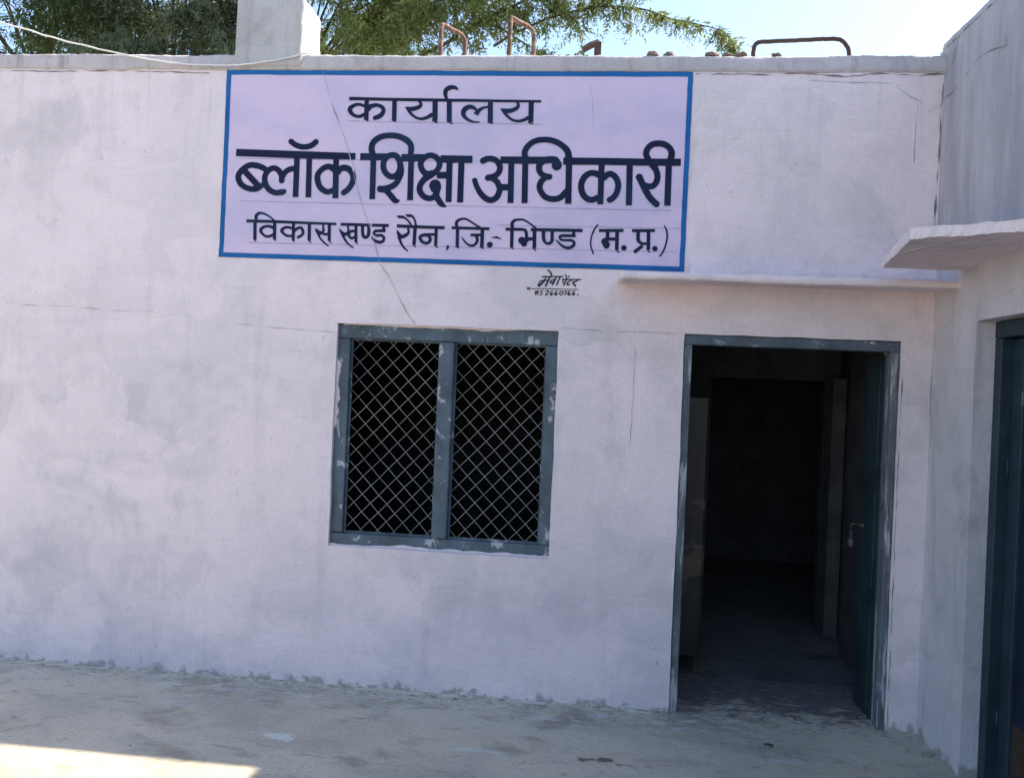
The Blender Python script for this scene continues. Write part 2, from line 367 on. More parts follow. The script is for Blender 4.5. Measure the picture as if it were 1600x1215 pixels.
def rough_band(name, mat, parent, T, u0, u1, prof, st=0.03, amp=0.006, seed=0):
    """a hand-shaped run of plaster: profile points (depth, height) swept along u with noise"""
    k = int((u1-u0)/st); vs = []; n = len(prof)
    for i in range(k+1):
        u = u0+(u1-u0)*i/k
        for j, (d, z) in enumerate(prof):
            vs.append(T(u, d+amp*(nz(u*3, j*2.1+seed, 1)+0.6*nz(u*14, j*3.3+seed, 4)+0.5*nz(u*38, j*3.3+seed, 5)), z+amp*(0.9*nz(u*1.6, j*1.7+seed, 9)+0.6*nz(u*12, j*2.9+seed, 6)+0.55*nz(u*34, j*2.9+seed, 2))))
    fs = [(i*n+j, (i+1)*n+j, (i+1)*n+j+1, i*n+j+1) for i in range(k) for j in range(n-1)]
    fs += [tuple(range(n)), tuple(k*n+j for j in range(n))[::-1]]
    mb = MB(); mb.add(vs, fs); return mb.build(name, mat, parent, True)
rough_band('coping', M['coping'], office, TF, -9.0, 2.62,
           [(0.02, 3.468), (-0.002, 3.472), (-0.009, 3.480), (-0.010, 3.500), (-0.010, 3.525), (-0.010, 3.545), (-0.005, 3.556), (0.05, 3.560), (0.15, 3.560), (0.26, 3.556), (0.26, 3.47)], st=0.015, amp=0.0062)
mb = MB(); mb.box(-9.0, 2.62, 0.25, 6.0, 3.30, 3.545); mb.build('roof_slab', M['coping'], office)
mb = MB()
mb.box(-9.0, -8.76, 0.24, 6.0, -0.05, 3.30); mb.box(-8.76, 6.0, 5.76, 6.0, -0.05, 3.30); mb.build('outer_wall', M['wall'], office)
# masonry pillar stub that rises through the parapet
def lumpy_box(name, mat, parent, x0, x1, y0, y1, z0, z1, st=0.02, b=0.016, amp=0.009):
    bm = bmesh.new(); bmesh.ops.create_cube(bm, size=1)
    for q in bm.verts: q.co = Vector(((x0+x1)/2+q.co.x*(x1-x0), (y0+y1)/2+q.co.y*(y1-y0), (z0+z1)/2+q.co.z*(z1-z0)))
    bmesh.ops.bevel(bm, geom=bm.edges[:], offset=b, segments=2, affect='EDGES', profile=0.5)
    for ax, (a, e) in enumerate(((x0, x1), (y0, y1), (z0, z1))):
        for k in range(1, int((e-a)/st)):
            co = [0, 0, 0]; co[ax] = a+(e-a)*k/int((e-a)/st); no = [0, 0, 0]; no[ax] = 1
            bmesh.ops.bisect_plane(bm, geom=bm.verts[:]+bm.edges[:]+bm.faces[:], plane_co=co, plane_no=no)
    for q in bm.verts:
        c = q.co*5; q.co = q.co + amp*Vector((noise.noise(c), noise.noise(c+Vector((7, 0, 0))), noise.noise(c+Vector((0, 9, 0))))) + 0.35*amp*noise.noise_vector(c*4) + 0.2*amp*noise.noise_vector(c*9)
    me = bpy.data.meshes.new(name); bm.to_mesh(me); bm.free(); return link(name, me, mat, parent, True)
lumpy_box('roof_pillar', M['pillar'], office, -1.299, -0.897, -0.020, 0.27, 3.49, 3.885)

# canopy slab over the doorway, a thin slab with a mortar fillet along its back edge
rough_band('door_canopy', M['wall'], office, TF, 0.930, 2.62,
           [(0.01, 2.320), (-0.14, 2.309), (-0.293, 2.299), (-0.300, 2.304), (-0.300, 2.331), (-0.293, 2.337), (-0.15, 2.342), (0.01, 2.349)], st=0.022, amp=0.006, seed=5)
rough_band('mortar_fillet', M['wall'], office, TF, 1.31, 2.60, [(0.02, 2.33), (-0.028, 2.345), (-0.026, 2.395), (-0.014, 2.425), (-0.008, 2.452), (0.012, 2.49)], st=0.022, amp=0.012, seed=8)
# crumbly limewash and mortar along the foot of the front wall
rough_band('wall_footing', M['yard'], office, TF, -9.0, 1.30, [(0.01, 0.010), (-0.006, 0.008), (-0.016, 0.004), (-0.030, 0.000), (-0.045, -0.012)], st=0.02, amp=0.006, seed=9)

# -------- window: frame, mullion, two panes of diamond wire mesh
fy0, fy1 = 0.030, 0.105
mb = MB()
mb.box(-0.640, -0.562, fy0, fy1, 0.862, 1.962, 0.006)
mb.box(0.556, 0.625, fy0, fy1, 0.858, 1.962, 0.006)
mb.box(-0.640, 0.625, fy0-0.002, fy1, 1.964, 2.055, 0.006)
mb.box(-0.640, 0.625, fy0-0.004, fy1, 0.782, 0.858, 0.008)
window = mb.build('window', M['teal'], office)
window['label'] = 'two-light window with a peeling grey-teal frame and diamond wire mesh'
mb = MB(); mb.box(-0.046, 0.040, fy0-0.012, fy1, 0.858, 1.962, 0.012, 3); mb.build('mullion', M['teal'], window)
# bare plaster and old paint along the bottom and top rails
for (a, b, zc, h, sd) in ((-0.640, 0.625, 0.800, 0.034, 1), (-0.60, 0.42, 2.036, 0.026, 4)):
    k = 60; vs = []; mb = MB()
    for i in range(k+1):
        u = a+(b-a)*i/k; t = h*(0.35+0.65*abs(nz(u*7, sd, 0)))*(0.4+1.1*max(0, nz(u*3.1, sd+3, 2)+0.35)); s = 1 if sd == 1 else -1
        zz = zc-0.016*s
        for (d, e) in ((fy0-0.0065, 0), (fy0-0.009, 0.35*t), (fy0-0.0055, t+0.004), (fy0+0.002, t+0.008)): vs.append((u, d, zz+s*e))
    mb.add(vs, [(i*4+j, (i+1)*4+j, (i+1)*4+j+1, i*4+j+1) for i in range(k) for j in range(3)])
    mb.build('plaster_smear', M['wall'], window, True)
vs = []; k = 50; mb = MB()      # old limewash that ran over the left stile
for i in range(k+1):
    z = 1.45+0.50*i/k; t = 0.034*max(0.05, 0.55+1.2*nz(z*6, 2, 8)+0.5*nz(z*23, 4, 8))*min(1, (1.02-abs(2*i/k-1))*4)
    for (e, d) in ((-0.002, fy0-0.0065), (0.4*t, fy0-0.009), (t, fy0-0.0055), (t+0.003, fy0+0.002)): vs.append((-0.637+e, d, z))
mb.add(vs, [(i*4+j, (i+1)*4+j, (i+1)*4+j+1, i*4+j+1) for i in range(k) for j in range(3)]); mb.build('plaster_smear', M['wall'], window, True)
def diamond_mesh(x0, x1, z0, z1, y, px=0.0965, pz=0.1005, ph=0.0):
    mb = MB()
    for s in (1, -1):
        slope = s*pz/px; k0 = -40
        for k in range(k0, 60):
            c = z0+ph+k*pz      # z at x0
            # clip z = c + slope*(x-x0)
            ta, tb = x0, x1
            xa, xb = x0+(z0-c)/slope, x0+(z1-c)/slope
            lo, hi = max(ta, min(xa, xb)), min(tb, max(xa, xb))
            if hi-lo < 0.01: continue
            n = max(2, int((hi-lo)/(px/4))); pts = []
            for i in range(n+1):
                x = lo+(hi-lo)*i/n; z = c+slope*(x-x0)
                q = (x-x0)/(px/2)*math.pi
                pts.append((x+0.0022*nz(x*7+k, z*7, s), y+0.0028*s*math.cos(q), z+0.0022*nz(x*7, z*7+k, s+5)))
            mb.tube(pts, 0.0019, 5, False)
    return mb
diamond_mesh(-0.562, -0.046, 0.858, 1.964, 0.072, ph=0.02).build('wire_mesh', M['wire'], window, True)
diamond_mesh(0.040, 0.556, 0.858, 1.964, 0.072, ph=0.055).build('wire_mesh', M['wire'], window, True)
mb = MB()
for (a, b) in ((-0.562, -0.046), (0.040, 0.556)):      # thin beading that pins the mesh
    mb.box(a, a+0.010, 0.060, 0.066, 0.868, 1.954); mb.box(b-0.010, b, 0.060, 0.066, 0.868, 1.954)
    mb.box(a, b, 0.060, 0.066, 0.858, 0.868); mb.box(a, b, 0.060, 0.066, 1.954, 1.964)
mb.build('beading', M['teal'], window)

# -------- doorway: scraped frame, inward-folded leaf with hasp
mb = MB()
mb.box(1.302, 2.424, 0.010, 0.100, 1.998, 2.052, 0.005); frame = mb.build('door_frame', M['teal'], office)
for (a, b_) in ((1.302, 1.345), (2.388, 2.424)):
    mb = MB(); mb.box(a, b_, 0.012, 0.100, -0.05, 1.997, 0.005); mb.build('jamb', M['jamb'], frame)
mb = MB()
mb.box(2.386, 2.418, 0.104, 0.385, 0.012, 1.985, 0.003)
for (a, b) in ((0.03, 0.62), (0.72, 1.25), (1.36, 1.93)):
    mb.box(2.379, 2.3855, 0.150, 0.345, a, b, 0.002)
leaf = mb.build('door_leaf', M['teal_door'], office)
mb = MB(); mb.box(2.372, 2.3785, 0.300, 0.400, 1.015, 1.035, 0.002); mb.tube([(2.366, 0.40, 1.022), (2.352, 0.425, 1.015), (2.352, 0.44, 0.995), (2.364, 0.45, 0.985)], 0.005, 8)
mb.build('hasp', M['lock'], leaf, True)
lockt = empty('padlock', (2.352, 0.43, 0.88), 'small steel padlock hanging open from the hasp of the dark teal door leaf', 'padlock')
mb = MB(); mb.box(2.340, 2.364, 0.405, 0.450, 0.885, 0.935, 0.006); mb.build('lock_body', M['lock'], lockt, True)
mb = MB(); mb.tube([(2.352, 0.412, 0.93)]+[(2.352, 0.428-0.016*math.cos(a), 0.962+0.018*math.sin(a)) for a in np.linspace(0, math.pi, 9)]+[(2.352, 0.444, 0.93)], 0.0032, 8)
mb.build('shackle', M['lock'], lockt, True)

# -------- rooms behind
mb = MB()
mb.box(-2.6, -2.5, 0.24, 4.2, -0.05, 3.30)              # left end of the front room
mb.box(-2.5, 1.14, 4.1, 4.2, -0.05, 3.30)               # its back wall
mb.box(1.14, 1.24, 0.24, 4.2, -0.05, 3.30)              # partition towards the passage
mb.box(-2.5, 1.14, 0.24, 4.1, 3.18, 3.295)              # its ceiling
mb.box(1.742, 4.2, 4.3, 4.4, -0.05, 3.30)               # inner room behind the passage
mb.box(1.14, 1.24, 4.2, 4.4, -0.05, 3.30); mb.box(1.24, 1.742, 4.3, 4.4, -0.05, 3.30); mb.box(4.1, 4.2, 1.94, 4.3, -0.05, 3.30)
mb.box(1.24, 4.1, 1.94, 4.3, 3.10, 3.296)
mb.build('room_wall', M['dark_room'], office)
mb = MB()
mb.box(1.24, 1.742, 1.84, 1.94, -0.05, 3.05); mb.box(1.742, 2.589, 1.84, 1.94, 1.877, 3.05); mb.box(2.589, 4.2, 1.842, 1.942, -0.05, 3.05)
mb.box(2.552, 2.65, 0.243, 1.17, -0.05, 3.05); mb.box(2.70, 2.80, 1.17, 1.84, -0.05, 3.05)
mb.box(1.24, 2.80, 0.244, 1.838, 3.05, 3.10)
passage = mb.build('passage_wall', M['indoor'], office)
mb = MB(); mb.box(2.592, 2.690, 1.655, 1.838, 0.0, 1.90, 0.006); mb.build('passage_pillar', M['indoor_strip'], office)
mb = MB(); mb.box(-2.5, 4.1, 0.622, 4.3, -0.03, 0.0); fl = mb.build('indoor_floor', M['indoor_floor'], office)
alm = empty('steel_almirah', (1.41, 1.0, 0.0), 'tall mottled brown steel cupboard standing in the dark passage just left of the open door', 'cupboard')
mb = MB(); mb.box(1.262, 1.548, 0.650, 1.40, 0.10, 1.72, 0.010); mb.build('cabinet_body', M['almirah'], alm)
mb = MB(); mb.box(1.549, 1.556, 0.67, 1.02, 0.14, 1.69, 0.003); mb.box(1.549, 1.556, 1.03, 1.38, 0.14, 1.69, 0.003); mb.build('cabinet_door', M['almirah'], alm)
for (x, y) in ((1.28, 0.67), (1.53, 0.67), (1.28, 1.38), (1.53, 1.38)):
    mb = MB(); mb.box(x-0.015, x+0.015, y-0.015, y+0.015, 0.0, 0.10); mb.build('foot', M['almirah'], alm)

# ---------------------------------------------------------------- side wing, at right angles to the office
wing = empty('side_wing', (4.5, -3.0, 0.0), 'taller grey-streaked plastered wing projecting towards the viewer at the right edge', 'building')
TW = lambda u, d, z: (XC+d, -u, z)
WDOOR = (0.467, 1.58, -0.05, 2.124)
wwd = lambda u, z: 0.006*nz(u*1.2+20, z*1.2, 3)+0.003*nz(u*4, z*4, 2)
wall_mesh('side_wall', M['wing'], wing, TW, -0.06, 6.5, -0.05, 3.60, [WDOOR], 0.26, ud=wwd)
rough_band('coping', M['wing'], wing, TW, -0.02, 6.5, [(0.0, 3.595), (-0.004, 3.602), (0.004, 3.632), (0.02, 3.645), (0.14, 3.646), (0.28, 3.640), (0.28, 3.59)], amp=0.008, seed=3)
mb = MB(); mb.box(XC+0.26, 7.0, -6.5, 0.05, 3.30, 3.58); mb.build('roof_slab', M['coping'], wing)
mb = MB(); mb.box(XC+0.28, 6.76, -6.5, -6.26, -0.05, 3.30); mb.box(6.76, 7.0, -6.5, 6.0, -0.05, 3.30); mb.box(2.90, 6.76, -0.02, 0.16, -0.05, 3.30); mb.build('outer_wall', M['wing'], wing)
# canopy slab: quadrilateral plan
mb = MB()
zq0, zq1 = 2.387, 2.432
plan = [(2.20, -0.306), (2.056, -1.014), (XC+0.005, -1.33), (XC+0.005, -0.306)]
def edge(a, b, n): return [(a[0]+(b[0]-a[0])*i/n, a[1]+(b[1]-a[1])*i/n) for i in range(n)]
ring = edge(plan[0], plan[1], 70)+edge(plan[1], plan[2], 50)+edge(plan[2], plan[3], 4)+edge(plan[3], plan[0], 4)
n = len(ring); vs = []
for k, (z, ins) in enumerate(((zq0, 0.004), (zq0+0.008, 0), (zq1-0.008, 0), (zq1, 0.006))):
    for i, (x, y) in enumerate(ring):
        j = 0.007*nz(x*14+k*0.4, y*14, 3)+0.005*nz(x*45, y*45, k); vs.append((x+j+ins*0.5, y+j, z+0.007*nz(x*11, y*11, k*0.3)+0.004*nz(x*40, y*40, k)))
mb.add(vs, [(k*n+i, k*n+(i+1) % n, (k+1)*n+(i+1) % n, (k+1)*n+i) for k in range(3) for i in range(n)]+[tuple(range(n))[::-1], tuple(3*n+i for i in range(n))])
mb.build('door_canopy', M['wall'], wing)
# blue-teal panelled door set back in the reveal
X0 = XC+0.082
mb = MB()
mb.box(X0, X0+0.105, -0.527, -0.468, -0.05, 2.045, 0.005); mb.box(X0, X0+0.105, -1.579, -1.520, -0.05, 2.045, 0.005)
mb.box(X0-0.002, X0+0.105, -1.579, -0.468, 2.046, 2.122, 0.005)
mb.tube([(X0-0.003, -0.50, 0.40), (X0+0.004, -0.50, 0.40)], 0.009, 10)
wf = mb.build('door_frame', M['teal_wing'], wing)
mb = MB()
XL = X0+0.052
mb.box(XL, XL+0.035, -0.610, -0.531, 0.01, 2.04, 0.004); mb.box(XL, XL+0.035, -1.516, -1.430, 0.01, 2.04, 0.004)
mb.box(XL, XL+0.035, -1.430, -0.610, 1.95, 2.04, 0.004); mb.box(XL, XL+0.035, -1.430, -0.610, 0.01, 0.055, 0.004)
mb.box(XL-0.004, XL+0.030, -0.628, -0.606, 0.056, 1.95, 0.004)
wl = mb.build('door_leaf', M['teal_wing'], wing)
mb = MB(); mb.box(XL+0.012, XL+0.024, -1.430, -0.628, 0.331, 1.95); mb.build('upper_panel', M['panel_blue'], wl)
mb = MB(); mb.box(XL+0.010, XL+0.022, -1.430, -0.628, 0.056, 0.330); mb.build('kick_board', M['panel_brown'], wl)
for z in (0.30, 1.45):
    mb = MB(); mb.tube([(XL-0.004, -0.530, z-0.045), (XL-0.004, -0.530, z+0.045)], 0.007, 8); mb.build('hinge', M['teal_wing'], wl, True)
mb = MB(); mb.tube([(XL-0.002, -0.66, 1.74), (XL-0.02, -0.66, 1.74), (XL-0.02, -0.66, 1.80), (XL-0.002, -0.66, 1.80)], 0.006, 8); mb.build('door_handle', M['lock'], wl, True)
hk = MB(); hk.tube([(XC+0.01, -0.055, 2.36), (XC-0.035, -0.06, 2.362), (XC-0.05, -0.062, 2.35), (XC-0.047, -0.06, 2.318)], 0.007, 8)
tag(hk.build('iron_hook', M['rust_dark'], None, True), 'short black iron hook in the corner just under the side canopy', 'hook')

# ---------------------------------------------------------------- lettering: brush strokes -> flat paint shapes on the wall
STROKES = {
 'one': '''L -619,3311,20 -511,3310,18 -364,3308,17 -236,3307,18 -76,3306,17
L -517,3307,26 -515,3191,26
L -526,3201,9 -503,3186,9
S -528,3269,15 -551,3277,16 -578,3277,18 -604,3263,24 -612,3247,26 -600,3227,22 -577,3213,18 -551,3212,19 -526,3222,22
S -509,3250,29 -495,3266,27 -476,3273,23 -454,3275,20 -428,3265,21 -418,3247,22 -425,3227,25 -444,3212,27 -470,3202,24
L -357,3305,26 -355,3190,26
L -369,3196,9 -345,3184,9
S -216,3301,14 -206,3283,17 -214,3268,22 -241,3258,25 -266,3255,25 -285,3261,14 -292,3264,4
S -289,3262,7 -271,3241,15 -250,3220,14 -224,3205,14 -195,3201,17 -166,3210,20 -138,3226,25
L -126,3305,30 -122,3189,30
L -139,3196,9 -107,3179,9
L -90,3306,17 54,3306,16 216,3305,15 467,3304,13
L -46,3304,29 -41,3186,29
L -54,3191,9 -22,3176,9
S -60,3311,14 -69,3336,22 -68,3359,26 -50,3375,26 -28,3378,22 -12,3374,18 2,3363,4
S 105,3257,16 85,3269,22 63,3269,26 42,3255,29 36,3233,26 47,3212,20 70,3196,15 99,3187,10 131,3187,6
L 107,3228,28 115,3244,26 130,3257,19 149,3267,14 174,3272,11
L 185,3304,29 189,3186,29
L 174,3188,8 205,3180,8
S 334,3300,13 342,3282,17 333,3266,22 307,3253,24 282,3250,25 257,3256,14 243,3261,4
S 248,3258,6 267,3239,16 287,3218,14 313,3200,14 345,3194,16 374,3200,18 401,3214,22
L 412,3306,28 415,3189,28
L 398,3189,8 430,3179,8''',
 'two': '''L -1269,2998,42 -926,2991,42 -569,2986,39
S -1089,2904,33 -1121,2919,33 -1149,2926,34 -1183,2927,33 -1215,2911,34 -1242,2883,34 -1250,2856,34 -1237,2824,34 -1210,2802,33 -1172,2791,33 -1139,2794,35 -1113,2810,33 -1095,2817,23
L -1212,2891,35 -1132,2812,34
S -993,2837,33 -995,2869,32 -1013,2899,32 -1042,2913,31 -1072,2900,32 -1092,2868,32 -1090,2831,32 -1068,2793,33 -1029,2773,33 -991,2776,34 -974,2782,26
S -991,2860,28 -975,2890,31 -950,2907,31 -920,2913,32
L -909,2985,33 -908,2750,33
L -837,2986,32 -833,2750,32
S -953,3069,31 -919,3046,31 -874,3035,31 -829,3044,31 -797,3069,31
L -680,2983,34 -675,2748,34
S -683,2904,34 -710,2924,34 -733,2925,33 -760,2910,33 -782,2882,33 -783,2850,33 -770,2814,33 -743,2790,33 -715,2784,32 -681,2798,32
S -669,2893,34 -651,2915,34 -628,2921,36 -600,2910,35 -580,2881,34 -578,2849,34 -591,2817,33 -609,2795,33 -632,2778,31
L -541,2985,40 -387,2986,40
L -304,2982,42 -176,2983,42
L -82,2979,41 98,2979,41
S -469,2998,34 -478,3032,34 -468,3068,34 -433,3095,33 -383,3106,32 -327,3102,33 -276,3079,34 -252,3048,33 -252,3001,33
L -465,2982,33 -462,2747,33
S -317,2971,34 -336,2992,34 -364,2996,34 -393,2981,34 -406,2951,33 -402,2915,33 -382,2887,33 -354,2875,34 -327,2885,36 -310,2917,34 -312,2953,33 -320,2975,34
S -312,2957,34 -303,2908,34 -313,2868,34 -332,2836,34 -365,2815,36 -397,2805,38 -423,2806,37
S -392,2803,30 -363,2777,33 -337,2748,34 -321,2739,24 -303,2745,4
L -248,2981,33 -245,2745,33
S -109,2902,32 -90,2930,32 -86,2956,32 -104,2985,32 -138,2998,32 -174,2984,32 -193,2950,33 -182,2915,32 -154,2893,36 -122,2900,33
S -100,2909,32 -133,2889,38 -169,2863,35 -191,2829,33 -191,2798,33 -169,2769,32 -139,2758,32 -112,2765,32 -97,2786,36 -96,2809,40
D -106,2831,66
D -102,2817,61
S -101,2782,34 -84,2751,34 -65,2727,30 -37,2711,4
L -98,2888,38 -29,2889,38
L -30,2971,34 -26,2739,34
L 37,2967,34 39,2738,34
S 155,2971,37 177,2982,34 206,2984,33 234,2973,33 251,2949,33 254,2929,33 245,2905,33 222,2887,33 183,2877,35
S 206,2877,26 235,2863,32 252,2837,33 257,2813,33 250,2785,34 235,2765,34 209,2755,33 179,2766,33 151,2793,31 130,2827,29 113,2870,29
L 255,2978,40 470,2979,40 541,2982,36
L 257,2827,36 319,2829,36
L 316,2982,33 321,2741,33
L 393,2983,33 399,2742,33
S 392,2995,33 388,3023,33 403,3055,33 438,3083,32 485,3093,32 537,3089,33 585,3068,33 622,3034,35 634,2991,36
D 568,2953,56
S 570,2966,40 559,2984,34 529,2987,32 502,2981,32 475,2957,34 472,2929,34 485,2905,32 510,2892,33 534,2889,34
S 510,2886,30 487,2864,33 478,2834,33 490,2802,33 515,2777,33 555,2767,33 594,2776,33 617,2800,33 637,2825,28
L 634,2999,34 640,2743,34
L 603,2977,40 834,2978,39 1029,2977,39 1239,2980,39
L 813,2978,33 815,2743,33
S 802,2903,33 778,2913,33 751,2912,33 724,2893,34 708,2858,34 709,2822,34 722,2791,34 747,2771,33 773,2768,33 803,2781,33
S 828,2887,33 845,2905,33 864,2910,33 889,2896,33 905,2865,33 907,2834,33 898,2802,33 882,2780,33 862,2767,33
L 965,2972,33 970,2741,33
S 1088,2966,43 1106,2939,33 1117,2904,33 1113,2873,33 1097,2851,33 1074,2846,33 1050,2852,33
S 1016,2903,37 1036,2863,35 1063,2813,35 1088,2778,35 1124,2745,35
L 1175,2983,34 1177,2743,34
S 1066,2990,33 1051,3021,33 1059,3052,33 1083,3074,33 1114,3080,33 1149,3075,33 1177,3054,33 1188,3027,35 1183,2991,35''',
 'three': '''L -1190,2608,17 -1021,2608,17 -833,2605,15 -663,2603,14
S -1132,2613,17 -1134,2636,19 -1122,2651,17 -1103,2655,13 -1072,2645,10 -1045,2629,9 -1023,2611,9
L -1139,2609,19 -1135,2503,19
L -1143,2507,7 -1128,2495,7
L -1023,2611,19 -1020,2508,19
L -1028,2512,7 -1011,2499,7
S -1025,2571,19 -1050,2580,16 -1077,2579,16 -1097,2568,19 -1103,2553,18 -1090,2535,14 -1071,2523,14 -1052,2523,15 -1022,2535,17
L -913,2605,18 -910,2507,18
L -917,2509,7 -901,2496,7
S -914,2570,15 -945,2578,15 -967,2573,17 -980,2559,18 -970,2543,15 -946,2529,14 -912,2530,15
S -906,2558,17 -888,2573,17 -869,2577,16 -858,2564,16 -855,2546,16 -866,2531,16 -885,2521,16
L -820,2602,19 -817,2507,19
L -824,2509,7 -805,2494,7
S -742,2602,9 -737,2576,12 -738,2556,15 -756,2550,22 -771,2559,20 -784,2574,7
S -781,2570,11 -765,2543,13 -751,2518,10 -727,2495,10 -702,2477,7
S -741,2558,13 -730,2543,13 -702,2546,17
L -704,2604,18 -700,2508,18
L -707,2512,7 -686,2495,7
L -638,2602,17 -465,2601,17
L -457,2601,17 -360,2601,17
S -598,2598,9 -591,2573,12 -594,2555,17 -610,2546,20 -630,2558,15 -645,2576,5
S -632,2556,15 -611,2520,13 -589,2492,10 -557,2470,8
S -553,2562,15 -571,2565,15 -586,2553,15 -585,2535,15 -569,2524,15 -547,2536,15
L -549,2601,17 -544,2505,17
L -554,2510,8 -535,2495,8
S -511,2596,18 -508,2555,18 -502,2537,18 -489,2531,18 -475,2544,18 -474,2576,18 -475,2598,18
L -389,2600,16 -387,2566,16
S -379,2572,18 -414,2570,16 -437,2567,16 -442,2553,12 -425,2543,15 -401,2545,16 -386,2534,16 -387,2515,16 -407,2506,18 -436,2514,16 -456,2534,8
L -314,2600,18 -176,2597,18 -42,2596,18
S -250,2589,12 -245,2565,14 -261,2549,20 -285,2540,22 -302,2556,18 -311,2576,5
S -301,2546,18 -287,2508,13 -268,2480,11 -244,2460,7
L -317,2657,4 -302,2651,15 -278,2651,16
L -279,2651,12 -256,2636,9 -232,2608,11
L -268,2665,5 -253,2659,15 -230,2659,16
L -230,2659,13 -215,2639,10 -205,2607,11
L -209,2598,20 -211,2498,20
L -220,2502,8 -201,2485,8
L -89,2596,18 -88,2497,18
L -96,2500,8 -75,2484,8
L -160,2555,15 -85,2558,15
S -130,2555,17 -144,2553,16 -170,2549,18 -178,2535,18 -165,2515,17 -140,2507,17 -122,2520,17 -123,2540,17 -141,2553,17
L -19,2498,15 -20,2484,14 -26,2469,3
L -2,2597,16 210,2596,16
L 31,2598,19 34,2491,19
L 24,2497,8 45,2484,8
S 27,2600,17 24,2627,18 39,2642,15 65,2649,12 92,2640,11 124,2621,10 161,2600,11
L 105,2559,16 172,2561,16
S 138,2556,17 145,2529,17 132,2506,15 110,2500,14 86,2511,11 66,2533,8 56,2548,3
L 171,2594,20 172,2492,20
L 163,2497,8 183,2484,8
D 216,2508,33
L 225,2548,5 252,2550,12 279,2540,4
L 300,2596,17 395,2597,17
S 338,2602,17 335,2628,19 347,2645,16 371,2651,12 399,2649,11 431,2632,9 468,2605,11
L 336,2595,19 338,2498,19
L 329,2503,7 349,2487,7
S 386,2597,15 408,2593,17 416,2577,17 419,2553,18 421,2531,19
D 393,2536,40
D 406,2518,33
D 409,2534,31
L 419,2545,19 460,2546,19
L 461,2598,20 464,2495,20
L 454,2500,7 473,2482,7
L 440,2597,18 725,2598,18
S 510,2595,19 513,2549,19 525,2527,15 544,2523,17 559,2537,18 559,2565,18 559,2596,18
L 676,2596,17 678,2565,17
S 686,2568,17 653,2568,16 613,2567,16 601,2560,14 611,2545,13 639,2543,14 666,2543,15 681,2531,16 677,2513,17 650,2501,17 618,2511,14 593,2532,9 578,2546,3
S 807,2634,7 786,2600,9 773,2557,8 773,2518,8 783,2488,8 791,2469,7
L 814,2600,17 947,2604,17
L 861,2599,20 862,2550,20
D 849,2541,40
D 858,2523,38
D 858,2515,27
L 863,2555,18 917,2556,18
L 913,2600,20 915,2498,20
L 906,2503,7 929,2482,7
D 953,2509,30
L 993,2604,17 1116,2607,17
S 1027,2601,20 1027,2564,20 1032,2547,18 1049,2535,16 1072,2535,15 1086,2542,16
L 1082,2602,20 1085,2503,20
L 1076,2507,7 1095,2487,7
L 1053,2523,19 1009,2486,19
D 1120,2509,29
S 1164,2637,6 1178,2610,9 1183,2577,9 1178,2535,9 1165,2495,9 1147,2467,8''',
